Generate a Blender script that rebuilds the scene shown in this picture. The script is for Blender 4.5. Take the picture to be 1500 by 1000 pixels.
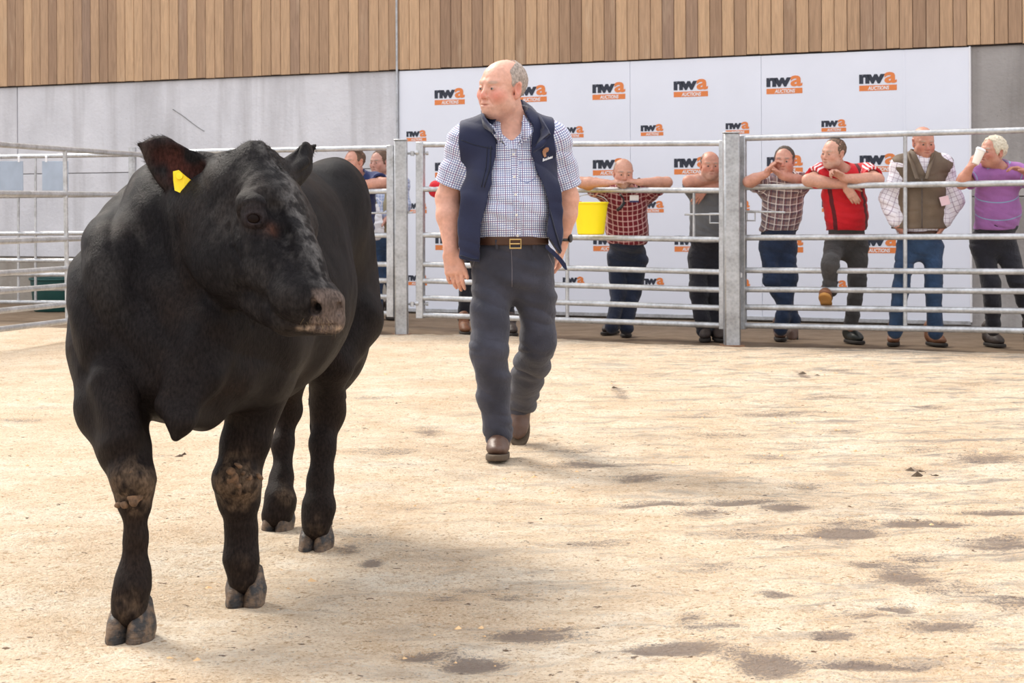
import bpy, math, random
import numpy as np
from mathutils import Vector, Matrix

for _o in list(bpy.data.objects): bpy.data.objects.remove(_o)
SC = bpy.context.scene; COL = SC.collection
R = math.radians
# ------------------------------------------------------------------ camera
F_PX, CAM_H, HOR, ROLL = 2800.0, 1.15, 300.0, 0.0052
cam_d = bpy.data.cameras.new('camera'); cam = bpy.data.objects.new('camera', cam_d); COL.objects.link(cam)
cam_d.sensor_width = 36; cam_d.lens = 36 * F_PX / 1500; cam_d.shift_y = -200 / 1500
cam_d.clip_start = .05; cam_d.clip_end = 200
_c, _s = math.cos(ROLL), math.sin(ROLL)
cam.matrix_world = Matrix(((_c, _s, 0, 0), (0, 0, -1, 0), (-_s, _c, 0, CAM_H), (0, 0, 0, 1)))
cam_d.dof.use_dof = True; cam_d.dof.focus_distance = 6.6; cam_d.dof.aperture_fstop = 14
SC.camera = cam
# ------------------------------------------------------------------ light
W = bpy.data.worlds.new('world'); SC.world = W; W.use_nodes = True
_bg = W.node_tree.nodes['Background']
_wt = W.node_tree; _tc = _wt.nodes.new('ShaderNodeTexCoord'); _sx = _wt.nodes.new('ShaderNodeSeparateXYZ'); _mr = _wt.nodes.new('ShaderNodeMapRange')
_wt.links.new(_tc.outputs['Generated'], _sx.inputs[0]); _wt.links.new(_sx.outputs[2], _mr.inputs[0]); _wt.links.new(_mr.outputs[0], _bg.inputs[1])   # overcast sky: brighter overhead
_mr.inputs[1].default_value = 0.0; _mr.inputs[2].default_value = 1.0; _mr.inputs[3].default_value = 1.02; _mr.inputs[4].default_value = 1.9
_bg.inputs[0].default_value = (0.96, 0.965, 1.0, 1)
sun_d = bpy.data.lights.new('sun', 'SUN'); sun = bpy.data.objects.new('sun', sun_d); COL.objects.link(sun)
sun_d.energy = 4.3; sun_d.angle = R(18); sun_d.color = (1.0, 0.93, 0.82)
sun.rotation_euler = Vector((0.62, -0.70, -0.95)).to_track_quat('-Z', 'Y').to_euler()
SC.view_settings.view_transform = 'Standard'; SC.view_settings.look = 'None'
SC.view_settings.gamma = 1; SC.view_settings.use_curve_mapping = False
SC.view_settings.exposure = 0.10

# ------------------------------------------------------------------ pixel <-> world
def P(x, y, Y):
    u = (x - 750) / F_PX; v = -(y - HOR) / F_PX
    return np.array(((u * _c + v * _s) * Y, Y, CAM_H + (-u * _s + v * _c) * Y))
def G(x, y, z=0.0):
    u = (x - 750) / F_PX; v = -(y - HOR) / F_PX
    return P(x, y, (z - CAM_H) / (-u * _s + v * _c))
def A(*a): return np.array(a, float)
def nrm(v): v = np.asarray(v, float); return v / (np.linalg.norm(v) + 1e-9)

# ------------------------------------------------------------------ numpy noise
_rs = np.random.RandomState(7); _T = _rs.rand(4096).astype(np.float32)
def vnoise(p):
    p = np.asarray(p, np.float32); i = np.floor(p).astype(np.int64); f = p - i; f = f * f * (3 - 2 * f)
    def h(dx, dy, dz):
        return _T[((i[..., 0] + dx) * 73856093 ^ (i[..., 1] + dy) * 19349663 ^ (i[..., 2] + dz) * 83492791) & 4095]
    def L(a, b, t): return a + (b - a) * t
    x, y, z = f[..., 0], f[..., 1], f[..., 2]
    return L(L(L(h(0,0,0), h(1,0,0), x), L(h(0,1,0), h(1,1,0), x), y), L(L(h(0,0,1), h(1,0,1), x), L(h(0,1,1), h(1,1,1), x), y), z) * 2 - 1
def fbm(p, o=3):
    s = 0; a = 1.0; p = np.asarray(p, np.float32)
    for k in range(o): s = s + a * vnoise(p * (2 ** k) + 17.3 * k); a *= .5
    return s

# ------------------------------------------------------------------ objects
def tag(o, label=None, cat=None, group=None, kind=None):
    if label: o['label'] = label
    if cat: o['category'] = cat
    if group: o['group'] = group
    if kind: o['kind'] = kind
    return o
def empty(name, loc, label=None, cat=None, group=None, kind=None):
    o = bpy.data.objects.new(name, None); COL.objects.link(o); o.location = Vector(loc); o.empty_display_size = .1
    return tag(o, label, cat, group, kind)
def npmesh(name, V, F, mats, parent=None, smooth=True, org=None, mi=None, attrs=None, kind=None, label=None):
    """V (n,3) world coordinates, F list/array of quads or tris"""
    V = np.asarray(V, np.float32)
    if org is None: org = np.array(WORLD(parent)) if parent else np.zeros(3)
    me = bpy.data.meshes.new(name)
    V2 = V - np.asarray(org, np.float32)
    if isinstance(F, np.ndarray):
        n, k = F.shape
        me.vertices.add(len(V2)); me.vertices.foreach_set('co', V2.ravel())
        me.loops.add(n * k); me.loops.foreach_set('vertex_index', F.ravel().astype(np.int32))
        me.polygons.add(n); me.polygons.foreach_set('loop_start', np.arange(0, n * k, k, dtype=np.int32))
        me.update(calc_edges=True)
    else:
        me.from_pydata([tuple(map(float, v)) for v in V2], [], F)
    if not isinstance(mats, (list, tuple)): mats = [mats]
    for m in mats: me.materials.append(m)
    if mi is not None: me.polygons.foreach_set('material_index', np.asarray(mi, np.int32))
    if smooth: me.polygons.foreach_set('use_smooth', np.ones(len(me.polygons), bool))
    for an, (ty, arr) in (attrs or {}).items():
        if ty == 'C':
            at = me.color_attributes.new(an, 'FLOAT_COLOR', 'POINT')
            c = np.ones((len(V2), 4), np.float32); c[:, :3] = arr; at.data.foreach_set('color', c.ravel())
        elif ty == 'V':
            at = me.attributes.new(an, 'FLOAT_VECTOR', 'POINT'); at.data.foreach_set('vector', np.asarray(arr, np.float32).ravel())
        else:
            at = me.attributes.new(an, 'FLOAT', 'POINT'); at.data.foreach_set('value', np.asarray(arr, np.float32).ravel())
    me.update()
    o = bpy.data.objects.new(name, me); COL.objects.link(o)
    if parent: o.parent = parent; o.location = Vector(np.asarray(org) - np.array(WORLD(parent)))
    else: o.location = Vector(org)
    if kind: o['kind'] = kind
    if label: o['label'] = label
    return o
def WORLD(o):
    v = Vector((0, 0, 0))
    while o: v = v + o.location; o = o.parent
    return v

class MB:
    """collects boxes, tubes and rings into one mesh"""
    def __init__(s): s.v = []; s.f = []; s.m = []
    def _add(s, vs, fs, m=0):
        b = len(s.v); s.v += [tuple(map(float, v)) for v in vs]; s.f += [tuple(b + i for i in f) for f in fs]; s.m += [m] * len(fs)
    def box(s, c, ex, ey, ez, m=0, bev=0.0):
        """c centre, ex ey ez half extent vectors"""
        c, ex, ey, ez = map(lambda q: np.asarray(q, float), (c, ex, ey, ez))
        if not bev:
            vs = [c + i * ex + j * ey + k * ez for k in (-1, 1) for j in (-1, 1) for i in (-1, 1)]
            s._add(vs, [(0,2,3,1), (4,5,7,6), (0,1,5,4), (2,6,7,3), (0,4,6,2), (1,3,7,5)], m); return
        lx, ly, lz = (np.linalg.norm(q) for q in (ex, ey, ez)); b = min(bev, .45 * min(lx, ly, lz) * 2)
        ux, uy, uz = ex / lx, ey / ly, ez / lz; vs = []; ids = {}
        for i in (-1, 1):
            for j in (-1, 1):
                for k in (-1, 1):
                    for a, t in enumerate(((lx, ly - b, lz - b), (lx - b, ly, lz - b), (lx - b, ly - b, lz))):
                        ids[i, j, k, a] = len(vs); vs.append(c + i * t[0] * ux + j * t[1] * uy + k * t[2] * uz)
        fs = []
        for q in (-1, 1):
            fs.append([ids[q, j, k, 0] for j, k in ((-1,-1),(1,-1),(1,1),(-1,1))][::q])
            fs.append([ids[j, q, k, 1] for j, k in ((-1,-1),(-1,1),(1,1),(1,-1))][::q])
            fs.append([ids[j, k, q, 2] for j, k in ((-1,-1),(1,-1),(1,1),(-1,1))][::q])
        for p in (-1, 1):
            for q in (-1, 1):
                sg = p * q
                fs.append([ids[p,q,-1,0], ids[p,q,-1,1], ids[p,q,1,1], ids[p,q,1,0]][::sg])
                fs.append([ids[p,-1,q,0], ids[p,1,q,0], ids[p,1,q,2], ids[p,-1,q,2]][::sg])
                fs.append([ids[-1,p,q,1], ids[-1,p,q,2], ids[1,p,q,2], ids[1,p,q,1]][::sg])
        for i in (-1, 1):
            for j in (-1, 1):
                for k in (-1, 1):
                    fs.append([ids[i,j,k,0], ids[i,j,k,1], ids[i,j,k,2]][::i*j*k])
        s._add(vs, fs, m)
    def tube(s, pts, r, n=10, m=0, cap=True, closed=False, flat=None):
        pts = [np.asarray(p, float) for p in pts]; N = len(pts); rs = r if hasattr(r, '__len__') else [r] * N
        ring = []; pu = None
        for i, p in enumerate(pts):
            if closed: t = pts[(i + 1) % N] - pts[i - 1]
            else: t = pts[min(i + 1, N - 1)] - pts[max(i - 1, 0)]
            t = nrm(t)
            if pu is None: pu = nrm(np.cross(t, (0, 0, 1) if abs(t[2]) < .9 else (1, 0, 0)))
            pu = nrm(pu - t * pu.dot(t)); w = np.cross(t, pu)
            ring.append([p + rs[i] * (math.cos(2 * math.pi * k / n) * pu + math.sin(2 * math.pi * k / n) * w * (flat or 1)) for k in range(n)])
        vs = [v for rg in ring for v in rg]; fs = []
        for i in range(N if closed else N - 1):
            j = (i + 1) % N
            for k in range(n):
                l = (k + 1) % n; fs.append((i * n + k, i * n + l, j * n + l, j * n + k))
        if cap and not closed: fs.append(tuple(range(n))[::-1]); fs.append(tuple((N - 1) * n + k for k in range(n)))
        s._add(vs, fs, m)
    def lathe(s, c, prof, n=24, m=0, ax=(0, 0, 1), sx=(1, 0, 0)):
        c = np.asarray(c, float); ax = nrm(ax); u = nrm(np.asarray(sx, float) - ax * np.dot(sx, ax)); w = np.cross(ax, u)
        vs = [c + z * ax + r * (math.cos(2*math.pi*k/n) * u + math.sin(2*math.pi*k/n) * w) for r, z in prof for k in range(n)]
        fs = [(i*n + k, i*n + (k+1) % n, (i+1)*n + (k+1) % n, (i+1)*n + k) for i in range(len(prof) - 1) for k in range(n)]
        s._add(vs, fs, m)
    def ribbon(s, A_, B_, th, m=0):
        """thick sheet between two polylines (same number of points)"""
        A_ = np.array(A_, float); B_ = np.array(B_, float); n = len(A_)
        d = B_ - A_; t = np.gradient(A_, axis=0); N_ = np.cross(t, d); N_ /= np.linalg.norm(N_, axis=1)[:, None] + 1e-9
        mid = (A_ + B_) / 2
        rows = [A_ + N_*th/2, mid + N_*th/2, B_ + N_*th/2, B_ - N_*th/2, mid - N_*th/2, A_ - N_*th/2]
        vs = [rows[k][i] for i in range(n) for k in range(6)]; fs = []
        for i in range(n - 1):
            for k in range(6):
                l = (k + 1) % 6; fs.append((i*6+k, i*6+l, (i+1)*6+l, (i+1)*6+k))
        fs.append((0,1,2,3,4,5)); fs.append(tuple((n-1)*6+k for k in (5,4,3,2,1,0)))
        s._add(vs, fs, m)
    def build(s, name, mats, parent=None, smooth=False, org=None, label=None, kind=None):
        o = npmesh(name, s.v, s.f, mats, parent, smooth, org, mi=s.m, label=label, kind=kind)
        if smooth == 'auto':
            try: o.data.set_sharp_from_angle(angle=R(40))
            except Exception: pass
        return o

# ------------------------------------------------------------------ signed distance modelling
class SDF:
    def __init__(s, xs, ys, zs):
        s.ax = [np.asarray(a, np.float32) for a in (xs, ys, zs)]
        s.D = np.full([len(a) for a in s.ax], .5, np.float32)
    def _reg(s, lo, hi):
        sl = []
        for a, l, h in zip(s.ax, lo, hi):
            i = max(int(np.searchsorted(a, l)) - 1, 0); j = min(int(np.searchsorted(a, h)) + 1, len(a)); sl.append(slice(i, max(j, i)))
        return tuple(sl)
    def pts(s, sl):
        return (s.ax[0][sl[0]][:, None, None], s.ax[1][sl[1]][None, :, None], s.ax[2][sl[2]][None, None, :])
    def put(s, prim, k=.02, mode=0, infl=0.0):
        lo, hi, fn = prim; m = k + abs(infl) + .02
        sl = s._reg(lo - m, hi + m)
        if any(q.stop <= q.start for q in sl): return s
        x, y, z = s.pts(sl); d = fn(x, y, z) - infl; a = s.D[sl]
        if mode == 0:
            h = np.maximum(k - np.abs(a - d), 0) / k; s.D[sl] = np.minimum(a, d) - h * h * k * .25
        else:
            d = -d; h = np.maximum(k - np.abs(a - d), 0) / k; s.D[sl] = np.maximum(a, d) + h * h * k * .25
        return s
    def cut(s, fn):
        x, y, z = s.pts((slice(None),) * 3); s.D = np.maximum(s.D, fn(x, y, z)); return s
    def mesh(s):
        D = s.D.copy(); D[[0, -1]] = .5; D[:, [0, -1]] = .5; D[:, :, [0, -1]] = .5
        ins = D < 0
        rng = []
        for a in range(3):
            w = np.where(ins.any(axis=tuple(b for b in range(3) if b != a)))[0]
            rng.append(slice(max(w[0] - 2, 0), min(w[-1] + 3, D.shape[a])))
        D = D[tuple(rng)]; ins = ins[tuple(rng)]; ax = [s.ax[a][rng[a]] for a in range(3)]
        nx, ny, nz = D.shape; cs = (nx - 1, ny - 1, nz - 1)
        cellid = []; pos = []; quads = []; flip = []
        for a in range(3):
            s0 = [slice(None)] * 3; s1 = [slice(None)] * 3; s0[a] = slice(0, -1); s1[a] = slice(1, None)
            i0 = ins[tuple(s0)]; e = np.nonzero(i0 != ins[tuple(s1)])
            e = [q.astype(np.int64) for q in e]
            e1 = list(e); e1[a] = e[a] + 1
            d0 = D[tuple(e)]; d1 = D[tuple(e1)]; t = d0 / (d0 - d1)
            p = np.stack([ax[b][e[b]] for b in range(3)], 1).astype(np.float64)
            p[:, a] += t * (ax[a][e1[a]] - ax[a][e[a]])
            b, c = (a + 1) % 3, (a + 2) % 3; q4 = []
            for db, dc in ((0, 0), (1, 0), (1, 1), (0, 1)):
                ce = list(e); ce[b] = e[b] - db; ce[c] = e[c] - dc
                q4.append((ce[0] * cs[1] + ce[1]) * cs[2] + ce[2])
            q4 = np.stack(q4, 1); cellid.append(q4); pos.append(p); flip.append(~i0[tuple(e)])
        allc = np.concatenate(cellid); allp = np.concatenate(pos); fl = np.concatenate(flip)
        u, inv = np.unique(allc.ravel(), return_inverse=True); inv = inv.reshape(-1)
        cnt = np.bincount(inv, minlength=len(u)); V = np.empty((len(u), 3))
        for k in range(3): V[:, k] = np.bincount(inv, weights=np.repeat(allp[:, k], 4), minlength=len(u)) / cnt
        Fc = inv.reshape(-1, 4)
        Fc = np.where(fl[:, None], Fc[:, ::-1], Fc)[:, ::-1]
        return V, np.ascontiguousarray(Fc)
def normals(V, F):
    d1 = V[F[:, 2]] - V[F[:, 0]]; d2 = V[F[:, 3]] - V[F[:, 1]]; n = np.cross(d1, d2); N_ = np.zeros_like(V)
    for k in range(4):
        for c in range(3): N_[:, c] += np.bincount(F[:, k], weights=n[:, c], minlength=len(V))
    return N_ / (np.linalg.norm(N_, axis=1)[:, None] + 1e-12)
def relax(V, F, it=1, f=.5):
    for _ in range(it):
        S = np.zeros_like(V); c = np.zeros(len(V))
        for k in range(4):
            a, b = F[:, k], F[:, (k + 1) % 4]
            for q in range(3): S[:, q] += np.bincount(a, weights=V[b, q], minlength=len(V)) + np.bincount(b, weights=V[a, q], minlength=len(V))
            c += np.bincount(a, minlength=len(V)) + np.bincount(b, minlength=len(V))
        V = V + f * (S / c[:, None] - V)
    return V
def rc(a, b, ra, rb=None, flat=None, fr=1.0):
    a = np.asarray(a, np.float32); b = np.asarray(b, np.float32); rb = ra if rb is None else rb
    m = max(ra, rb) * max(1, 1 / fr if fr < 1 else 1); lo = np.minimum(a, b) - m; hi = np.maximum(a, b) + m
    ba = b - a; L = float(ba @ ba) + 1e-12; fv = None if flat is None else nrm(flat)
    def fn(x, y, z):
        px, py, pz = x - a[0], y - a[1], z - a[2]
        t = np.clip((px * ba[0] + py * ba[1] + pz * ba[2]) / L, 0, 1)
        qx, qy, qz = px - t * ba[0], py - t * ba[1], pz - t * ba[2]
        d2 = qx * qx + qy * qy + qz * qz
        if fv is not None:
            c = qx * fv[0] + qy * fv[1] + qz * fv[2]; d2 = d2 + c * c * (1 / fr ** 2 - 1)
        return np.sqrt(d2) - (ra + (rb - ra) * t)
    return lo, hi, fn
def el(c, r, M=None):
    c = np.asarray(c, np.float32); r = np.asarray(r, np.float32); M = np.eye(3) if M is None else np.asarray(M)
    e = np.sqrt(((M * r[None, :]) ** 2).sum(1)); lo, hi = c - e, c + e
    def fn(x, y, z):
        px, py, pz = x - c[0], y - c[1], z - c[2]
        q = [(px * M[0, i] + py * M[1, i] + pz * M[2, i]) for i in range(3)]
        k0 = np.sqrt(sum((q[i] / r[i]) ** 2 for i in range(3))); k1 = np.sqrt(sum((q[i] / r[i] ** 2) ** 2 for i in range(3))) + 1e-6
        return k0 * (k0 - 1) / k1
    return lo, hi, fn
def bx(c, h, M=None, rad=.005):
    c = np.asarray(c, np.float32); h = np.asarray(h, np.float32); M = np.eye(3) if M is None else np.asarray(M)
    e = np.abs(M * h[None, :]).sum(1); lo, hi = c - e, c + e
    def fn(x, y, z):
        px, py, pz = x - c[0], y - c[1], z - c[2]
        q = [np.abs(px * M[0, i] + py * M[1, i] + pz * M[2, i]) - h[i] + rad for i in range(3)]
        o = np.sqrt(sum(np.maximum(t, 0) ** 2 for t in q)); return o + np.minimum(np.maximum(np.maximum(q[0], q[1]), q[2]), 0) - rad
    return lo, hi, fn
def axis(lo, hi, v, fine=()):
    """grid coordinates from lo to hi with step v; fine = [(lo, hi, step)]"""
    out = []; p = lo
    while p < hi:
        out.append(p); st = v
        for a, b, s_ in fine:
            if a <= p < b: st = s_
        p += st
    return np.array(out + [p])
def rot(yaw=0, pitch=0, roll=0):
    """columns = local x (image right), y (away), z up; yaw>0 turns the face to image left"""
    return np.array(Matrix.Rotation(R(-yaw), 3, 'Z') @ Matrix.Rotation(R(pitch), 3, 'X') @ Matrix.Rotation(R(roll), 3, 'Y'))

# ------------------------------------------------------------------ materials
def newmat(name, rough=.6, metal=0.0, spec=.5):
    m = bpy.data.materials.new(name); m.use_nodes = True; nt = m.node_tree; b = nt.nodes['Principled BSDF']
    b.inputs['Roughness'].default_value = rough; b.inputs['Metallic'].default_value = metal; b.inputs['Specular IOR Level'].default_value = spec
    return m, nt, b
def nd(nt, t, **kw):
    n = nt.nodes.new(t)
    for k, v in kw.items():
        if k in n.inputs.keys() if isinstance(k, str) else False: n.inputs[k].default_value = v
        else: setattr(n, k, v)
    return n
def lk(nt, a, b): nt.links.new(a, b)
def mix(nt, fac, a, b, mode='MIX'):
    n = nt.nodes.new('ShaderNodeMix'); n.data_type = 'RGBA'; n.blend_type = mode
    for s_, v in ((0, fac), (6, a), (7, b)):
        if hasattr(v, 'node'): nt.links.new(v, n.inputs[s_])
        elif s_ == 0: n.inputs[0].default_value = v
        else: n.inputs[s_].default_value = tuple(v[:3]) + (1,)
    return n.outputs[2]
def math_(nt, op, a, b=0.0, c=None, clamp=False):
    n = nt.nodes.new('ShaderNodeMath'); n.operation = op; n.use_clamp = clamp
    for i, v in enumerate((a, b) if c is None else (a, b, c)):
        if hasattr(v, 'node'): nt.links.new(v, n.inputs[i])
        else: n.inputs[i].default_value = v
    return n.outputs[0]
def coords(nt, scale=(1, 1, 1), kind='Object'):
    t = nt.nodes.new('ShaderNodeTexCoord'); m = nt.nodes.new('ShaderNodeMapping'); m.inputs['Scale'].default_value = scale
    nt.links.new(t.outputs[kind], m.inputs[0]); return m.outputs[0]
def noise(nt, vec, scale, detail=3, rough=.55, dist=0):
    n = nt.nodes.new('ShaderNodeTexNoise'); n.inputs['Scale'].default_value = scale; n.inputs['Detail'].default_value = detail
    n.inputs['Roughness'].default_value = rough; n.inputs['Distortion'].default_value = dist
    if vec is not None: nt.links.new(vec, n.inputs['Vector'])
    return n.outputs[0]
def ramp(nt, fac, stops):
    n = nt.nodes.new('ShaderNodeValToRGB'); r = n.color_ramp
    while len(r.elements) < len(stops): r.elements.new(.5)
    for e, (p, c) in zip(r.elements, stops):
        e.position = p; e.color = (c, c, c, 1) if not hasattr(c, '__len__') else tuple(c[:3]) + (1,)
    nt.links.new(fac, n.inputs[0]); return n.outputs[0]
def bump(nt, b, h, dist, strength=1.0):
    n = nt.nodes.new('ShaderNodeBump'); n.inputs['Distance'].default_value = dist; n.inputs['Strength'].default_value = strength
    nt.links.new(h, n.inputs['Height']); nt.links.new(n.outputs[0], b.inputs['Normal'])
def srgb(r, g, b):
    f = lambda c: (c / 255 / 12.92) if c / 255 <= .04045 else ((c / 255 + .055) / 1.055) ** 2.4
    return (f(r), f(g), f(b))
def simple(name, col, rough=.6, metal=0.0, var=.12, vs=6.0, bmp=0.0, bs=120, spec=.5, sheen=0.0):
    m, nt, b = newmat(name, rough, metal, spec)
    c = coords(nt); n = noise(nt, c, vs, 4)
    lo = tuple(max(q * (1 - var), 0) for q in col); hi = tuple(q * (1 + var) for q in col)
    lk(nt, ramp(nt, n, [(.3, lo), (.7, hi)]), b.inputs['Base Color'])
    if bmp: bump(nt, b, noise(nt, c, bs, 3), bmp)
    if sheen: b.inputs['Sheen Weight'].default_value = sheen; b.inputs['Sheen Roughness'].default_value = .5
    return m
def attrcol(name, rough=.5, bs=300, bmp=.0006, spec=.4, sss=0.0, var=.08):
    m, nt, b = newmat(name, rough, 0, spec)
    a = nt.nodes.new('ShaderNodeAttribute'); a.attribute_name = 'Col'
    c = coords(nt); n = noise(nt, c, 60, 4)
    lk(nt, mix(nt, 1.0, a.outputs[0], ramp(nt, n, [(.3, 1 - var), (.7, 1 + var)]), 'MULTIPLY'), b.inputs['Base Color'])
    if bmp: bump(nt, b, noise(nt, c, bs, 3), bmp)
    if sss: b.inputs['Subsurface Weight'].default_value = sss; b.inputs['Subsurface Radius'].default_value = (.012, .005, .003); b.inputs['Subsurface Scale'].default_value = 1.0
    return m
def cloth(name, base, stripes=(), rough=.85, bmp=.0012, var=.08, wr=1.0, sheen=.15):
    """stripes: (axis 0|1, pitch m, duty, phase, colour, alpha, seg or None)"""
    m, nt, b = newmat(name, rough, 0, .25)
    a = nt.nodes.new('ShaderNodeAttribute'); a.attribute_name = 'pat'
    sp = nt.nodes.new('ShaderNodeSeparateXYZ'); lk(nt, a.outputs['Vector'], sp.inputs[0])
    c = coords(nt); col = ramp(nt, noise(nt, c, 8, 3), [(.3, tuple(q * (1 - var) for q in base)), (.7, tuple(q * (1 + var) for q in base))])
    for axn, pitch, duty, ph, sc_, al, seg in stripes:
        q = math_(nt, 'MULTIPLY_ADD', sp.outputs[axn], 1 / pitch, ph)
        k = math_(nt, 'LESS_THAN', math_(nt, 'FRACT', q), duty)
        if seg is not None:
            if seg[0] is not None: k = math_(nt, 'MULTIPLY', k, math_(nt, 'LESS_THAN', math_(nt, 'ABSOLUTE', math_(nt, 'SUBTRACT', sp.outputs[2], seg[0])), .4 if seg[0] < .5 else .6))
            if len(seg) > 1:
                k = math_(nt, 'MULTIPLY', k, math_(nt, 'GREATER_THAN', sp.outputs[seg[1]], seg[2]))
                k = math_(nt, 'MULTIPLY', k, math_(nt, 'LESS_THAN', sp.outputs[seg[1]], seg[3]))
        col = mix(nt, math_(nt, 'MULTIPLY', k, al), col, sc_)
    lk(nt, col, b.inputs['Base Color'])
    h = math_(nt, 'ADD', math_(nt, 'MULTIPLY', noise(nt, c, 22, 4, .6, .8), wr * 4), noise(nt, c, 400, 2))
    bump(nt, b, h, bmp); b.inputs['Sheen Weight'].default_value = sheen
    return m
# ------------------------------------------------------------------ setting materials
def concrete_mat(name, c0, c1, stain, sc=.5):
    m, nt, b = newmat(name, .85, 0, .2)
    co = coords(nt); cs = coords(nt, (1.2, 1.2, .12))
    a = ramp(nt, noise(nt, co, 1.1 * sc * 2, 6, .62), [(.3, c0), (.72, c1)])
    st = ramp(nt, noise(nt, cs, 2.2, 5, .6, .4), [(.5, 0.0), (.72, 1.0)])
    a = mix(nt, math_(nt, 'MULTIPLY', st, .5), a, stain)
    pores = ramp(nt, noise(nt, co, 38, 2), [(.70, 0.0), (.74, 1.0)])
    a = mix(nt, math_(nt, 'MULTIPLY', pores, .35), a, stain)
    lk(nt, a, b.inputs['Base Color']); bump(nt, b, noise(nt, co, 25, 5, .6), .006)
    return m
M_CONC = concrete_mat('wall_concrete', srgb(196, 196, 201), srgb(222, 222, 227), srgb(158, 155, 156))
M_CONCD = concrete_mat('wall_concrete_low', srgb(138, 130, 120), srgb(172, 166, 158), srgb(100, 88, 76))
M_CONCR = concrete_mat('wall_concrete_right', srgb(150, 146, 143), srgb(176, 172, 170), srgb(110, 104, 100))
m, nt, b = newmat('timber', .75, 0, .25)
oi = nt.nodes.new('ShaderNodeObjectInfo'); tc = nt.nodes.new('ShaderNodeTexCoord')
cb = nt.nodes.new('ShaderNodeCombineXYZ'); lk(nt, math_(nt, 'MULTIPLY', oi.outputs['Random'], 31.0), cb.inputs[0]); lk(nt, math_(nt, 'MULTIPLY', oi.outputs['Random'], 57.0), cb.inputs[2])
ad = nt.nodes.new('ShaderNodeVectorMath'); ad.operation = 'ADD'; lk(nt, tc.outputs['Object'], ad.inputs[0]); lk(nt, cb.outputs[0], ad.inputs[1])
mp = nt.nodes.new('ShaderNodeMapping'); mp.inputs['Scale'].default_value = (1, 1, .07); lk(nt, ad.outputs[0], mp.inputs[0])
basec = ramp(nt, oi.outputs['Random'], [(0, srgb(152, 124, 102)), (.3, srgb(182, 150, 120)), (.6, srgb(200, 166, 132)), (.85, srgb(174, 143, 116)), (1, srgb(146, 122, 106))])
gr = ramp(nt, noise(nt, mp.outputs[0], 55, 5, .6, .6), [(.3, .78), (.7, 1.12)])
cc = mix(nt, 1.0, basec, gr, 'MULTIPLY')
mp2 = nt.nodes.new('ShaderNodeMapping'); mp2.inputs['Scale'].default_value = (5, 5, .8); lk(nt, ad.outputs[0], mp2.inputs[0])
pale = ramp(nt, noise(nt, mp2.outputs[0], 1.4, 4, .6), [(.58, 0.0), (.78, .55)])
cc = mix(nt, pale, cc, srgb(208, 184, 156))
lk(nt, cc, b.inputs['Base Color']); bump(nt, b, noise(nt, mp.outputs[0], 80, 4), .003)
M_TIMBER = m
M_DARK = simple('dark_backing', srgb(40, 32, 28), .9)
def galv_mat(name, k=1.0):
    m, nt, b = newmat(name, .42, .55, .5)
    co = coords(nt)
    v = nt.nodes.new('ShaderNodeTexVoronoi'); v.inputs['Scale'].default_value = 42; lk(nt, co, v.inputs['Vector'])
    s1 = ramp(nt, v.outputs['Distance'], [(0, tuple(q * k for q in srgb(150, 154, 160))), (.8, tuple(q * k for q in srgb(196, 199, 203)))])
    s2 = ramp(nt, noise(nt, co, 6, 6, .65), [(.32, tuple(q * k for q in srgb(140, 138, 136))), (.6, tuple(q * k for q in srgb(202, 205, 209)))])
    c = mix(nt, .55, s1, s2)
    dirt = ramp(nt, noise(nt, co, 3.2, 5, .7), [(.6, 0.0), (.8, .7)])
    lk(nt, mix(nt, dirt, c, srgb(128, 116, 102)), b.inputs['Base Color'])
    bump(nt, b, noise(nt, co, 60, 3), .0015)
    return m
M_GALV = galv_mat('galvanised_steel'); M_GALVP = galv_mat('galvanised_post', .86)
M_SHEET = simple('galvanised_sheet', srgb(160, 172, 188), .5, .3, .12, 4)
M_BOARD = simple('white_board', srgb(226, 230, 241), .45, 0, .02, 2)
M_NAVYINK = simple('navy_ink', srgb(38, 44, 60), .5, 0, .05)
M_ORANGEINK = simple('orange_ink', srgb(222, 128, 66), .5, 0, .05)
M_WHITEINK = simple('white_ink', srgb(232, 232, 236), .5, 0, .02)

# ------------------------------------------------------------------ back wall line
_WA, _WB = G(600, 458), G(1418, 478)
WD = nrm((_WB - _WA) * A(1, 1, 0)); WN = A(WD[1], -WD[0], 0)      # WN faces the camera
if WN[1] > 0: WN = -WN
def wall_s(px):
    """distance along the wall from _WA of the photo column px"""
    u = (px - 750) / F_PX
    # (_WA + s*WD).x = u * y
    return (u * _WA[1] - _WA[0]) / (WD[0] - u * WD[1])
def wall_p(s, z=0.0, off=0.0): return A(_WA[0], _WA[1], 0) + WD * s + WN * off + A(0, 0, z)
def wall_z(px, py): s = wall_s(px); return P(px, py, wall_p(s)[1])[2]
def wbox(mb, s0, s1, z0, z1, o0, o1, m=0, bev=0.0):
    mb.box(wall_p((s0 + s1) / 2, (z0 + z1) / 2, (o0 + o1) / 2), WD * (s1 - s0) / 2, WN * (o1 - o0) / 2, A(0, 0, (z1 - z0) / 2), m, bev)
Z_TIMBER = 2.605; Z_TOP = 7.6; S_L = wall_s(-760); S_R = wall_s(1980); S_B0, S_B1 = wall_s(585), wall_s(1422)
wall = empty('wall_back', wall_p(0), kind='structure')
def wpart(name, mb, mats, label=None, org=None, smooth=False): return mb.build(name, mats, wall, smooth, org=org, label=label)
mb = MB(); wbox(mb, S_L, S_R, 0, Z_TOP, -.35, -.10); wpart('backing', mb, M_CONCD)
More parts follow.
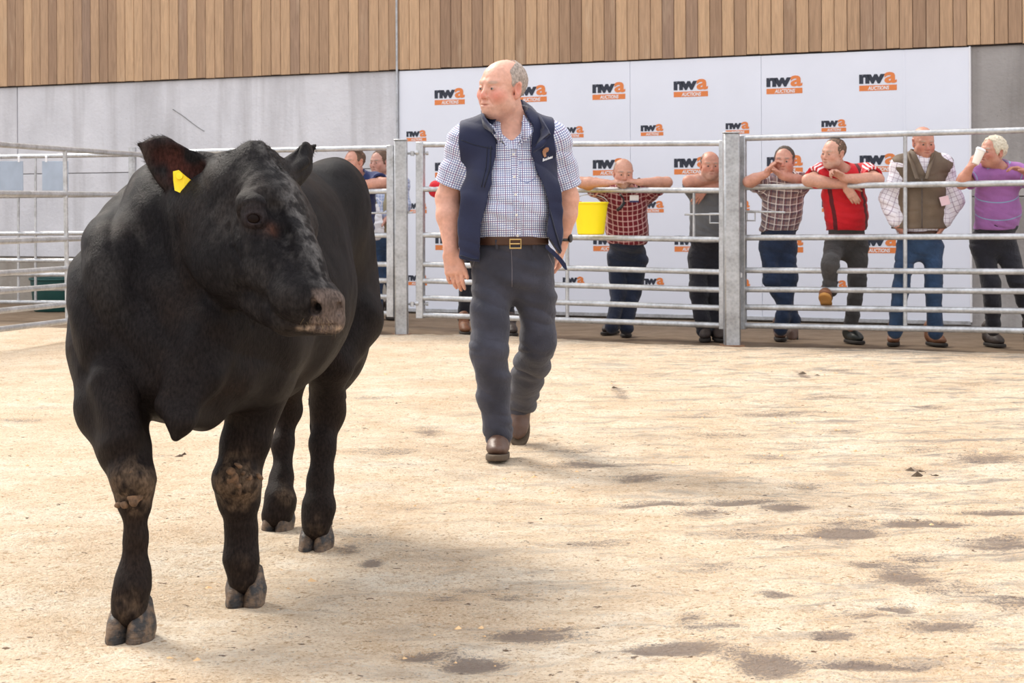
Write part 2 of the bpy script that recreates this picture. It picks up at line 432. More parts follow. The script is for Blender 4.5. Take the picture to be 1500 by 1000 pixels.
# concrete panels with recessed joints
joints = [S_L, wall_s(-420), wall_s(-190), wall_s(26), wall_s(584), wall_s(584) + 5.4, S_R]
for i in range(len(joints) - 1):
    a, c = joints[i] + .006, joints[i + 1] - .006; right = joints[i] > S_B0 + .5
    rows = [(0, .555, M_CONCD, -.012), (.562, 1.545, M_CONC, 0.0), (1.553, Z_TIMBER + .03, M_CONC, .0)]
    if right: rows = [(0, 1.2, M_CONCR, 0.0), (1.208, Z_TIMBER + .03, M_CONCR, 0.0)]
    for z0, z1, mt, o in rows:
        mb = MB(); wbox(mb, a, c, z0, z1, -.10, o, 0, .004); wpart('concrete_panel', mb, mt, org=wall_p((a + c) / 2, z0, 0))
# scratch on the concrete
mb = MB(); mb.tube([wall_p(wall_s(x), wall_z(x, y), .001) for x, y in ((254, 160), (268, 169), (282, 180), (293, 188), (300, 192))], .008, 5, flat=.2); wpart('crack', mb, M_DARK)
# timber cladding
mb = MB(); wbox(mb, S_L, S_R, Z_TIMBER - .012, Z_TIMBER + .05, -.1, .02); wbox(mb, S_L, S_R, Z_TIMBER + .03, Z_TOP, -.1, .012); wpart('cladding_batten', mb, M_DARK)
rnd = random.Random(5); s = S_L; pw = .127; k = 0
nps = int((S_R - S_L) / pw)
for k in range(nps):
    a = S_L + k * pw; w = pw - .006
    mb = MB(); off = rnd.uniform(0, .004)
    wbox(mb, a, a + w, Z_TIMBER + rnd.uniform(-.004, .004), Z_TOP, .014, .036 + off, 0, .003)
    wpart('timber_plank', mb, M_TIMBER, org=wall_p(a + w / 2, Z_TIMBER, .02))
mb = MB(); sj = wall_s(585.5); mb.tube([wall_p(sj, .1, .045), wall_p(sj, Z_TOP, .045)], .012, 8); wpart('conduit', mb, M_GALV)

# ------------------------------------------------------------------ printed board
board = empty('backdrop_board', wall_p((S_B0 + S_B1) / 2, 0, .02), 'long white printed board fixed to the concrete wall under the timber cladding', 'board')
seams = [S_B0 + .02, wall_s(925), wall_s(1117), wall_s(1326), S_B1]
zb = .05
for i in range(4):
    mb = MB(); wbox(mb, seams[i] + .0015, seams[i + 1] - .0015, zb, Z_TIMBER - .015, .004, .022, 0, .002)
    mb.build('board_panel', M_BOARD, board)
mb = MB(); wbox(mb, seams[3] - .012, seams[3] + .012, zb, Z_TIMBER - .02, .021, .0255, 0, .001); mb.build('joint_strip', M_BOARD, board)
mb = MB(); wbox(mb, S_B1 - .004, S_B1 + .012, zb - .01, Z_TIMBER - .01, .0, .03, 0, .002); mb.build('edge_trim', M_WHITEINK, board)
mb = MB(); wbox(mb, S_B0, S_B1, zb - .035, zb, .0, .03, 0, .002); mb.build('bottom_trim', M_GALV, board)
def text_mesh(txt, size, off=0.0, sp=1.0, shear=0.0):
    cu = bpy.data.curves.new('t', 'FONT'); cu.body = txt; cu.size = size; cu.offset = off; cu.space_character = sp; cu.shear = shear
    cu.resolution_u = 3; cu.align_x = 'LEFT'
    o = bpy.data.objects.new('t', cu); COL.objects.link(o)
    me = bpy.data.meshes.new_from_object(o.evaluated_get(bpy.context.evaluated_depsgraph_get()))
    v = np.array([q.co[:] for q in me.vertices]); f = [tuple(p.vertices) for p in me.polygons]
    bpy.data.objects.remove(o); bpy.data.curves.remove(cu); bpy.data.meshes.remove(me)
    return v, f
_TN = text_mesh('nw', 1.0, .055, .86); _TA = text_mesh('a', 1.0, .03); _TU = text_mesh('AUCTIONS', 1.0, .03, 1.0, .2)
def fit(v, x0, x1, y0, y1):
    lo, hi = v.min(0), v.max(0); w = v.copy()
    w[:, 0] = x0 + (v[:, 0] - lo[0]) / (hi[0] - lo[0]) * (x1 - x0); w[:, 1] = y0 + (v[:, 1] - lo[1]) / (hi[1] - lo[1]) * (y1 - y0); return w
def logo_mesh(w):
    h = w * .5; me_v = []; me_f = []; mi = []
    def addm(v, f, m, lift):
        b_ = len(me_v)
        for q in v: me_v.append(wall_p(q[0], q[1], .0235 + lift) - wall_p(0))
        for q in f: me_f.append(tuple(b_ + i for i in q)); mi.append(m)
    q = lambda x0, x1, y0, y1: (np.array([(x0, y0), (x1, y0), (x1, y1), (x0, y1)]), [(0, 1, 2, 3)])
    addm(fit(_TN[0], -w / 2, w * .19, h * .0, h * .5), _TN[1], 0, .0010)
    addm(fit(_TA[0], w * .17, w * .5, h * .0, h * .58), _TA[1], 1, .0016)
    addm(*q(-w / 2, w / 2, h * -.37, h * -.08), 1, 0)
    addm(fit(_TU[0], -w * .27, w * .30, h * -.33, h * -.13), _TU[1], 2, .0016)
    me = bpy.data.meshes.new('logo'); me.from_pydata([tuple(v) for v in me_v], [], me_f)
    for m_ in (M_NAVYINK, M_ORANGEINK, M_WHITEINK): me.materials.append(m_)
    me.polygons.foreach_set('material_index', mi); me.update(); return me
LOGO_L, LOGO_S = logo_mesh(.365), logo_mesh(.245)
def put_logo(me, s_, z_):
    o = bpy.data.objects.new('logo', me); COL.objects.link(o); o.parent = board
    o.location = Vector(wall_p(s_, z_) - np.array(WORLD(board)))
sL = [wall_s(x) for x in (661, 780, 894, 1014, 1151, 1288)]
sS = [wall_s(x) for x in (612, 724, 841, 957, 1082, 1223)]
zA, zC = wall_z(894, 136), wall_z(894, 247); dz = zA - zC
for r_ in range(4):
    for s_ in sL:
        if r_ == 3 : continue
        put_logo(LOGO_L, s_, zA - dz * r_)
for r_ in range(4):
    for s_ in sS:
        z_ = zA - dz * (r_ + .52)
        if z_ > .2: put_logo(LOGO_S, s_, z_)

# ------------------------------------------------------------------ floors
edge_px = [(-700, 462), (-300, 470), (0, 479), (200, 482), (420, 486), (580, 491), (760, 494), (900, 500), (1005, 508), (1110, 508), (1300, 512), (1500, 519), (1900, 532)]
EDGE = np.array([G(x, y)[:2] for x, y in edge_px])
# left of the ring the edge keeps running outwards
def edge_y(X): return np.interp(X, EDGE[:, 0], EDGE[:, 1])
XS = np.concatenate([np.arange(-9, -2.6, .09), np.arange(-2.6, 4.4, .022), np.arange(4.4, 9, .09)])
YS = np.concatenate([np.arange(1.2, 3.6, .05), np.arange(3.6, 9, .022), np.arange(9, 20.5, .05)])
xx, yy = np.meshgrid(XS, YS, indexing='ij')
lim = edge_y(xx) + .05 * vnoise(np.stack([xx * 2.5, yy * 0, xx * 0], -1))
# squeeze the far rows onto the edge so that it is clean
keep = yy <= lim + .10
pn = np.stack([xx, yy, xx * 0], -1)
hgt = .010 * fbm(pn * 1.4, 3) + .006 * fbm(pn * 7 + 5, 3) + .003 * vnoise(pn * 24)
scr = np.zeros_like(xx)
patches = [  # photo position, half width px, half height px, strength
 (770,934,85,11,1),(800,925,60,6,.7),(985,958,60,9,1),(610,966,45,8,.7),(690,978,45,10,.8),(640,962,50,12,.4),(1240,784,52,7,1),(1368,771,70,5,.9),
 (1470,757,110,5,.8),(1320,848,60,17,.75),(1265,832,45,7,.6),(1290,857,60,5,.5),(1225,942,38,11,.8),(1310,898,32,7,.95),(1380,925,75,10,.7),(1260,910,60,9,.55),
 (1280,985,90,7,.8),(1460,800,80,13,.6),(1080,741,70,6,.7),(1030,755,45,6,.6),(1150,748,40,5,.7),(1185,715,55,10,.5),(930,706,45,10,.55),(960,742,80,5,.7),
 (860,683,65,5,.6),(840,662,60,4,.4),(1140,878,45,8,.6),(1010,915,26,10,.5),(1045,928,60,6,.4),(1020,955,50,14,.6),(1130,985,55,16,.7),(1080,970,35,10,.5),
 (1440,672,60,9,.6),(1350,663,50,5,.5),(1340,690,20,5,.8),(1190,655,40,4,.4),(1235,633,40,4,.5),(1360,598,35,4,.5),(1270,600,22,5,.4),(1150,608,70,4,.45),
 (1230,543,30,3,.5),(905,573,12,14,.5),(1175,550,8,5,.6),(1210,585,50,3,.4),(630,634,28,8,.55),(560,665,60,5,.35),(600,745,60,5,.35),(540,790,50,4,.4),
 (545,830,22,6,.7),(510,812,22,8,.5),(700,868,60,6,.35),(740,878,30,5,.4),(650,880,40,6,.45),(1060,640,60,5,.4),(1130,672,45,6,.4),(1010,612,40,4,.35),
 (1420,565,40,3,.4),(700,608,30,3,.3),(540,588,40,3,.3),(30,620,50,4,.35),(70,800,50,6,.25),(60,600,40,4,.3),(230,670,60,3,.3),(1400,870,60,10,.4),(1480,890,40,10,.5),
 (880,800,60,8,.35),(1240,770,50,7,.4),(1110,790,60,9,.35),(1320,745,60,8,.3),(410,935,40,6,.4),(1050,830,45,12,.35),(1340,820,45,8,.4),(955,680,60,5,.35),
]
wob = .35 * fbm(pn * 3.1 + 40, 3)
for px, py, hw, hh, st in patches:
    c = G(px, py); Yc = c[1]; rx = hw / F_PX * Yc; ry = max(abs(G(px, py - hh)[1] - Yc), .02)
    q = np.sqrt(((xx - c[0]) / rx) ** 2 + ((yy - c[1]) / ry) ** 2) + wob
    scr = np.maximum(scr, st * np.clip(1.35 - q, 0, 1))
hgt = np.maximum(hgt + .012 - .012 * scr, .001)
idx = -np.ones(xx.shape, int); idx[keep] = np.arange(keep.sum())
qs = keep[:-1, :-1] & keep[1:, :-1] & keep[1:, 1:] & keep[:-1, 1:]
F_ = np.stack([idx[:-1, :-1][qs], idx[1:, :-1][qs], idx[1:, 1:][qs], idx[:-1, 1:][qs]], 1)
V_ = np.stack([xx[keep], np.minimum(yy, lim)[keep], (hgt * np.clip((lim - yy) * 6, 0, 1))[keep] + np.where(yy >= lim - .02, -.02, .0)[keep]], 1)
m, nt, b = newmat('sawdust', .95, 0, .1)
co = coords(nt); at = nt.nodes.new('ShaderNodeAttribute'); at.attribute_name = 'scrape'
n1 = noise(nt, co, 1.6, 8, .72); n2 = noise(nt, co, 9, 6, .72); n3 = noise(nt, co, 90, 4, .75); n4 = noise(nt, coords(nt, (.55, 1.5, 1)), 4.5, 8, .74, .5); n5 = noise(nt, co, 32, 5, .7)
basec = ramp(nt, n1, [(.34, srgb(230, 202, 170)), (.5, srgb(244, 222, 194)), (.66, srgb(251, 237, 216))])
basec = mix(nt, ramp(nt, n2, [(.40, .5), (.50, 0.0)]), basec, srgb(222, 194, 160))
basec = mix(nt, ramp(nt, n5, [(.34, .8), (.44, 0.0)]), basec, srgb(196, 162, 124))
basec = mix(nt, ramp(nt, n3, [(.36, .8), (.46, 0.0)]), basec, srgb(170, 136, 102))
basec = mix(nt, ramp(nt, n3, [(.56, 0.0), (.64, .7)]), basec, srgb(255, 248, 234))
basec = mix(nt, ramp(nt, noise(nt, co, 26, 3, .6), [(.30, .9), (.335, 0.0)]), basec, srgb(104, 78, 58))
sx = nt.nodes.new('ShaderNodeSeparateXYZ'); lk(nt, co, sx.inputs[0])
rightness = math_(nt, 'MULTIPLY_ADD', sx.outputs[0], .28, .42, clamp=True)
grey = math_(nt, 'MULTIPLY', ramp(nt, math_(nt, 'ADD', n4, math_(nt, 'MULTIPLY', math_(nt, 'SUBTRACT', n3, .5), .35)), [(.50, 0.0), (.62, .85)]), rightness)
basec = mix(nt, grey, basec, srgb(160, 150, 142))
k = math_(nt, 'ADD', math_(nt, 'MULTIPLY', at.outputs['Fac'], 2.5), math_(nt, 'MULTIPLY', math_(nt, 'SUBTRACT', n3, .5), 4.6))
k = math_(nt, 'ADD', k, math_(nt, 'MULTIPLY', math_(nt, 'SUBTRACT', n5, .5), 2.4))
k = math_(nt, 'ADD', k, math_(nt, 'MULTIPLY', math_(nt, 'SUBTRACT', n4, .5), 2.0))
k = math_(nt, 'MULTIPLY', math_(nt, 'SUBTRACT', k, .62), 1.3, clamp=True)
basec = mix(nt, math_(nt, 'MULTIPLY', k, .8), basec, srgb(124, 110, 104))
lk(nt, basec, b.inputs['Base Color'])
hh = math_(nt, 'ADD', math_(nt, 'MULTIPLY', n5, .8), math_(nt, 'ADD', n2, math_(nt, 'MULTIPLY', n3, .5))); bump(nt, b, hh, .045)
M_SAW = m
npmesh('floor', V_, F_, M_SAW, attrs={'scrape': ('F', scr[keep])}).update_tag()
bpy.data.objects['floor']['kind'] = 'structure'
M_YARD = concrete_mat('yard_concrete', srgb(104, 86, 68), srgb(140, 122, 102), srgb(70, 56, 44), 1.2)
mb = MB(); mb.box((0, 17, -.054), (16, 0, 0), (0, 11, 0), (0, 0, .05))
for v in range(len(mb.v)): pass
yd = mb.build('floor_concrete', M_YARD); yd['kind'] = 'structure'
# wood-chip clods and dung crumbs lying on the sawdust
rnd = random.Random(11)
mb = MB(); mb2 = MB()
def clod(mb_, c, r):
    vs = []; n = 6
    for k_ in range(n): a_ = 2 * math.pi * k_ / n + rnd.uniform(-.3, .3); q_ = r * rnd.uniform(.6, 1.3); vs.append(c + A(math.cos(a_) * q_, math.sin(a_) * q_ * .8, -.002))
    vs.append(c + A(rnd.uniform(-.3, .3) * r, rnd.uniform(-.3, .3) * r, r * rnd.uniform(.3, .7)))
    mb_._add(vs, [(k_, (k_ + 1) % n, n) for k_ in range(n)])
for k_ in range(2600):
    X_ = rnd.uniform(-3, 4.2); Y_ = rnd.uniform(3.8, 15.5)
    if Y_ > edge_y(X_) - .1: continue
    clod(mb, A(X_, Y_, .004), rnd.choice((.004, .006, .006, .009, .013)))
for px, py, n_ in ((1355, 695, 8), (900, 574, 4), (562, 592, 3), (280, 671, 6), (720, 652, 5), (1050, 625, 2), (1175, 551, 3)):
    for k_ in range(n_):
        c = G(px + rnd.gauss(0, 14), py + rnd.gauss(0, 3)); clod(mb2, c + A(0, 0, .004), rnd.uniform(.008, .03))
for k_ in range(160):
    X_ = rnd.uniform(-3, 4.2); Y_ = rnd.uniform(4, 15); clod(mb2, A(X_, min(Y_, edge_y(X_) - .1), .003), rnd.uniform(.003, .008))
o = mb.build('wood_chips', simple('chip', srgb(222, 184, 138), .9)); tag(o, 'pale wood chips and sawdust clods scattered over the ring floor', 'wood chips', kind='stuff')
o = mb2.build('dung_crumbs', simple('dung', srgb(82, 66, 50), .9)); tag(o, 'small dark dung crumbs scattered on the pale sawdust', 'dung', kind='stuff')

# ------------------------------------------------------------------ fences
def fence(name, label, xa, Ya, ya, xb, Yb, yb, r=.0235, cat='gate', group=None, ends=(1, 1), label_parts=False):
    """tubular hurdle: photo columns xa..xb at depths Ya..Yb; ya, yb = rail rows at the two ends, top to bottom"""
    a0 = P(xa, ya[0], Ya); b0 = P(xb, yb[0], Yb)
    root = empty(name, (*((a0 + b0) / 2)[:2], 0), label, cat, group)
    pa = [P(xa, y, Ya) for y in ya]; pb = [P(xb, y, Yb) for y in yb]
    for p, q in zip(pa, pb):
        mb = MB(); n = 9
        mb.tube([p + (q - p) * t for t in np.linspace(0, 1, n)], r, 12); mb.build('rail', M_GALV, root, 'auto')
    for e, ps in ((0, pa), (1, pb)):
        if ends[e]:
            top, bot = ps[0] + A(0, 0, r), ps[-1] - A(0, 0, r * 1.3)
            d = nrm((pb[0] - pa[0]) * A(1, 1, 0)); w = r * 1.15 * ends[e]
            mb = MB(); mb.box((top + bot) / 2, d * w, np.cross(d, (0, 0, 1)) * r * 1.1, (top - bot) / 2, 0, .004); mb.build('end_bar', M_GALV, root, 'auto')
    def at(x, y):
        """point of the hurdle's plane seen at x, y"""
        u = (x - 750) / F_PX; d = pb[0] - pa[0]; t = (u * pa[0][1] - pa[0][0]) / (d[0] - u * d[1]); return P(x, y, pa[0][1] + t * d[1])
    return root, at, r
def bar(root, at, r, x0, y0, x1, y1, name='upright_bar', rr=.016, n=8):
    mb = MB(); mb.tube([at(x0, y0), at(x1, y1)], rr, n); return mb.build(name, M_GALV, root, 'auto')
def loop(root, at, x, y, w, h, name='latch_handle'):
    mb = MB(); mb.tube([at(x - w, y - h), at(x + w, y - h), at(x + w, y + h), at(x - w, y + h)], .008, 8, closed=True); mb.build(name, M_GALV, root, 'auto')
# centre gate
g1, at1, r1 = fence('cattle_gate', 'galvanised seven-rail gate with the yellow bucket, between the two square posts', 616, 16.85, [212, 277, 344, 387, 411, 436, 461], 1058, 15.62, [209.6, 279, 351, 398.4, 424.6, 450.9, 476.5], group='ring gates', ends=(1.3, .8))
bar(g1, at1, r1, 831, 349, 831, 466); bar(g1, at1, r1, 1016.5, 279, 1016.5, 350, rr=.012)
bar(g1, at1, r1, 1003, 314, 1058, 313.5, 'latch_rod', .009); loop(g1, at1, 1047, 319.5, 7, 7)
# right gate
g2, at2, r2 = fence('cattle_gate', 'galvanised seven-rail gate right of the thicker square post, running out of the picture', 1088, 15.47, [202.6, 274.4, 348, 395.6, 423.6, 449.5, 476.4], 1620, 14.16, [187, 266, 345.6, 398.4, 427.3, 457, 486.6], group='ring gates', ends=(1.0, 1))
bar(g2, at2, r2, 1326, 197, 1326, 481)
bar(g2, at2, r2, 1083, 309, 1150, 311, 'latch_rod', .009); loop(g2, at2, 1100, 317, 6, 6)
# hurdle behind the bull
g3, at3, r3 = fence('cattle_hurdle', 'galvanised hurdle behind the bull with the navy-shirted man leaning on it', 236, 17.95, [223, 283, 346, 386, 408, 431, 454], 573, 16.93, [216.5, 280, 344.5, 387, 411, 434.5, 459], group='ring hurdles', ends=(1, 1.3))
bar(g3, at3, r3, 538, 282, 538, 345); bar(g3, at3, r3, 538, 312, 604, 311, 'latch_rod', .009)
# left hurdle coming towards the viewer
g4, at4, r4 = fence('cattle_hurdle', 'galvanised hurdle at the far left angled towards the viewer', -230, 13.2, [195, 281, 362, 416, 446, 478, 510], 232, 18.2, [228.5, 285.5, 345, 384, 407, 432, 454], group='ring hurdles')
bar(g4, at4, r4, 95, 219, 99, 466, rr=.02)
# pen behind it with two sheets
g5, at5, r5 = fence('cattle_hurdle', 'pale hurdle with two grey metal sheets hung from its top rail', -160, 20.4, [232, 289, 343, 381, 402, 422, 441], 226, 18.65, [226, 285, 341, 382, 402, 423, 444], r=.021, group='ring hurdles')
bar(g5, at5, r5, 27, 228, 27, 441, rr=.014); bar(g5, at5, r5, 52, 228, 52, 441, rr=.014)
bar(g5, at5, r5, 194, 216, 194, 300, rr=.04)
for x0, x1 in ((-6, 35), (63, 101)):
    c0, c1 = at5(x0, 236), at5(x1, 236); c2 = at5(x0, 279); d = (c1 - c0) / 2
    mb = MB(); mb.box((c0 + c1) / 2 + (c2 - c0) / 2 + A(0, -.03, 0), d, nrm(np.cross(d, (0, 0, 1))) * .004, (c0 - c2) / 2 * A(0, 0, 1), 0, .002); sh = mb.build('metal_sheet', M_SHEET, g5)
    for xx_ in (x1 - 6, x0 + 6):
        mb = MB(); c = at5(xx_, 233); mb.tube([c + A(0, -.035, -.03), c + A(0, -.035, .02), c + A(0, 0, .04), c + A(0, .03, .02)], .012, 6); mb.build('hook', M_WHITEINK, sh)
# posts
def post(x, ytop, ybot, hw, label):
    b_ = G(x, ybot); t_ = P(x, ytop, b_[1]); root = empty('fence_post', (b_[0], b_[1], 0), label, 'post', 'square fence posts')
    z1 = t_[2]; mb = MB(); mb.box((b_[0], b_[1], z1 / 2), (hw, 0, 0), (0, hw, 0), (0, 0, z1 / 2), 0, .012); mb.build('post_shaft', M_GALVP, root, 'auto')
    mb = MB(); mb.box((b_[0], b_[1], z1 + .004), (hw + .003, 0, 0), (0, hw + .003, 0), (0, 0, .005), 0, .003); mb.build('post_cap', M_GALV, root, 'auto')
    mb = MB(); mb.box((b_[0], b_[1], .008), (hw + .03, 0, 0), (0, hw + .03, 0), (0, 0, .008), 0, .003); mb.build('base_plate', simple('rust_plate', srgb(130, 96, 70), .8), root, 'auto')
    return root, b_
p1, b1 = post(588.5, 205.5, 491.5, .058, 'square galvanised post left of the walking man, beside the logo board edge')
p2, b2 = post(1072.5, 195, 507.5, .064, 'thicker square galvanised post between the grey-shirted and plaid-shirted men')
for y in (224.5, 445):                       # hinge pins of the centre gate
    mb = MB(); q = P(600, y, b1[1] - .0)
    mb.tube([q + A(-.02, 0, 0), P(627, y, 16.84)], .010, 8)
    mb.tube([P(604, y - 3.2, 16.84), P(604, y + 4, 16.84)], .017, 8)
    mb.tube([P(609, y - 1, 16.84) , P(613, y - 1, 16.84)], .021, 8); mb.tube([P(624, y, 16.84), P(627.5, y, 16.84)], .019, 6)
    mb.build('hinge_pin', M_GALV, g1, 'auto')
for y in (300, 403):                         # latch striker on the second post
    mb = MB(); q = P(1080, y, b2[1] - .03); mb.box(q + A(.01, 0, 0), (.03, 0, 0), (0, .012, 0), (0, 0, .02), 0, .003); mb.build('latch_plate', M_GALV, p2, 'auto')

# ------------------------------------------------------------------ yellow bucket hung on the gate, green tub behind the pen
def bucket():
    c = at1(864.5, 343) + A(0, -.155, 0); top = at1(864.5, 296)[2]; h = top - c[2]
    root = empty('bucket', c, 'yellow plastic bucket hooked on the gate below the checked-shirt man', 'bucket')
    Mb = simple('yellow_plastic', srgb(250, 226, 8), .45, 0, .04); n = 40
    r0, r1 = .112, .142
    prof = [(0, 0), (r0 - .01, 0), (r0, .008), (r0 + (r1 - r0) * .5, h * .5), (r1, h - .02), (r1 + .004, h - .018), (r1 + .005, h), (r1 - .004, h), (r1 - .006, h * .9), (r0 - .006, .015), (0, .012)]
    mb = MB(); mb.lathe(c, prof, n); o = mb.build('bucket_body', Mb, root, 'auto')
    mb = MB(); mb.tube([c + A(math.cos(a) * (r1 + .004), math.sin(a) * (r1 + .004), h - .006) for a in np.linspace(0, 2 * math.pi, 33)[:-1]], .007, 8, closed=True); mb.build('rim', Mb, root, 'auto')
    mb = MB(); mb.tube([c + A(-.147 * math.cos(a), .05 + .09 * math.sin(a), h - .01 + .075 * math.sin(a)) for a in np.linspace(0, math.pi, 15)], .004, 6); mb.build('wire_handle', M_GALV, root, 'auto')
bucket()
c = G(83, 455); root = empty('feed_tub', c, 'dark green round feed tub on the concrete behind the left pen', 'tub')
Mg = simple('green_plastic', srgb(24, 74, 72), .5, 0, .1)
mb = MB(); mb.lathe(c, [(0, 0), (.24, 0), (.25, .01), (.285, .34), (.30, .345), (.30, .37), (.285, .37), (.24, .02), (0, .015)], 32); mb.build('tub_body', Mg, root, 'auto')
mb = MB(); mb.tube([c + A(.292 * math.cos(a), .292 * math.sin(a), .355) for a in np.linspace(0, 2 * math.pi, 29)[:-1]], .012, 6, closed=True); mb.build('tub_rim', Mg, root, 'auto')
mb = MB(); mb.tube([P(2, 415, 22.3), P(2, 476, 22.3)], .03, 8)
# ------------------------------------------------------------------ people
def head_prims(Rm, c, sc=1.0):
    """list of (prim, k, mode): face looks along local -y"""
    Rm = np.asarray(Rm); c = np.asarray(c, float)
    T = lambda x, y, z: c + Rm @ (np.array((x, y, z)) * sc)
    E = lambda p, r, k=.012, mo=0: (el(T(*p), np.array(r) * sc, Rm), k * sc, mo)
    C = lambda a, b, ra, rb=None, k=.01, mo=0: (rc(T(*a), T(*b), ra * sc, (ra if rb is None else rb) * sc), k * sc, mo)
    L = [E((0, .022, .040), (.078, .098, .081)), E((0, -.030, .0), (.068, .064, .090), .03), E((0, -.030, -.062), (.058, .057, .045), .03),
         E((0, -.002, -.088), (.048, .055, .032), .03), E((0, -.066, -.096), (.030, .024, .020), .03), E((0, -.079, -.062), (.032, .017, .028), .025)]
    for s in (-1, 1):
        L += [E((s * .042, -.062, -.024), (.027, .025, .026), .025), C((s * .013, -.087, .0265), (s * .048, -.070, .0265), .0085, .0075, .016),
              E((s * .056, -.02, -.058), (.018, .038, .030), .025), E((s * .032, -.101, .003), (.018, .013, .0115), .010, 1),
              E((s * .031, -.0790, .002), (.0165, .0145, .0135), .003), E((s * .031, -.0955, .0008), (.0120, .0085, .0028), .002, 1),
              E((s * .078, .014, -.002), (.008, .019, .033), .008), E((s * .081, .018, .022), (.008, .015, .011), .006),
              E((s * .086, .009, .003), (.008, .011, .021), .005, 1), E((s * .076, .006, -.030), (.007, .009, .010), .006),
              E((s * .0125, -.098, -.035), (.0080, .010, .0075), .006), E((s * .008, -.105, -.0415), (.0036, .005, .003), .003, 1)]
    L += [C((0, -.087, .016), (0, -.108, -.022), .0080, .0100, .012), E((0, -.1075, -.031), (.0115, .010, .0098), .006),
          C((-.019, -.0920, -.0585), (.019, -.0920, -.0585), .0050, k=.008), C((-.016, -.0915, -.0700), (.016, -.0915, -.0700), .0058, k=.008),
          C((-.020, -.099, -.036), (-.034, -.088, -.064), .0016, k=.007, mo=1), C((.020, -.099, -.036), (.034, -.088, -.064), .0016, k=.007, mo=1),
          C((-.022, -.0985, -.0640), (.022, -.0985, -.0640), .0028, k=.003, mo=1)]
    return L
def skin_color(V, Rm, c, sc, tone=(0.66, 0.36, 0.26), ruddy=.5, brow=(.25, .2, .17), stub=0.0, stubc=(.45, .42, .4), beard=None):
    q = ((V - c) @ np.asarray(Rm)) / sc; col = np.tile(np.array(tone, float), (len(V), 1))
    nz = fbm(V * 40, 3)[:, None]; col *= 1 + .06 * nz
    def blob(p, r): return np.clip(1 - np.sqrt((((q - np.array(p)) / np.array(r)) ** 2).sum(1)), 0, 1)[:, None] ** .7
    inhead = (np.linalg.norm(q, axis=1) < .16)[:, None] & (q[:, 2:3] > -.13)
    m_ = 0
    for s in (-1, 1):
        m_ = np.maximum(m_, blob((s * .048, -.08, -.028), (.042, .06, .038))); m_ = np.maximum(m_, blob((s * .08, .01, 0), (.02, .035, .05)) * .8)
    m_ = np.maximum(m_, blob((0, -.115, -.03), (.022, .03, .03)))
    red = np.array((tone[0] * .98, tone[1] * .56, tone[2] * .58)); col = col * (1 - ruddy * m_) + red * ruddy * m_
    if stub:
        b_ = np.clip((-q[:, 2:3] - .035) / .03, 0, 1) * np.clip((-q[:, 1:2] + .03) / .03, 0, 1) * inhead
        b_ = b_ * (1 - blob((0, -.1, -.065), (.02, .03, .008))); b_ = b_ * (.7 + .3 * nz) * stub; col = col * (1 - b_) + np.array(stubc) * b_
    lip = np.maximum(blob((0, -.1, -.064), (.026, .02, .013)), 0) * 1.0
    col = col * (1 - .65 * lip) + np.array((tone[0] * .75, tone[1] * .52, tone[2] * .55)) * .65 * lip
    for s in (-1, 1):
        eb = np.clip(blob((s * .033, -.088, .0265 + 0), (.024, .03, .008)) * 1.8, 0, 1) * .75
        col = col * (1 - eb) + np.array(brow) * eb
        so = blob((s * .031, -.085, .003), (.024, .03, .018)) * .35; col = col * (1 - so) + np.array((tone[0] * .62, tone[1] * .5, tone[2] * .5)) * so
    cr = np.clip(blob((0, -.103, -.064), (.027, .01, .0035)) * 1.5, 0, 1) * .7; col = col * (1 - cr) + np.array((.18, .06, .05)) * cr
    return np.clip(col, 0, 1)
M_SKIN = attrcol('skin', .48, 350, .0004, .4, sss=.08)
m, nt, b = newmat('eyeball', .12, 0, .6)
_a = nt.nodes.new('ShaderNodeAttribute'); _a.attribute_name = 'Col'; lk(nt, _a.outputs[0], b.inputs['Base Color']); M_EYE = m
def eyeballs(root, Rm, c, sc, look=(0, -1, 0), rows=14):
    look = nrm(np.asarray(look, float))
    for s in (-1, 1):
        e = c + Rm @ (np.array((s * .031, -.0805, .0015)) * sc); r = .0125 * sc; vs = []; fs = []; n = 18
        for i in range(rows + 1):
            th = math.pi * i / rows
            for k in range(n): a = 2 * math.pi * k / n; vs.append((math.sin(th) * math.cos(a), math.cos(th) * -1, math.sin(th) * math.sin(a)))
        for i in range(rows):
            for k in range(n): l = (k + 1) % n; fs.append((i*n+k, i*n+l, (i+1)*n+l, (i+1)*n+k))
        v = np.array(vs); dt = v @ look; col = np.where(dt[:, None] > .93, (.02, .02, .02), np.where(dt[:, None] > .76, (.07, .065, .06), (.30, .25, .22)))
        npmesh('eye', e + (v * r) @ np.asarray(Rm).T, fs, M_EYE, root, attrs={'Col': ('C', col)})
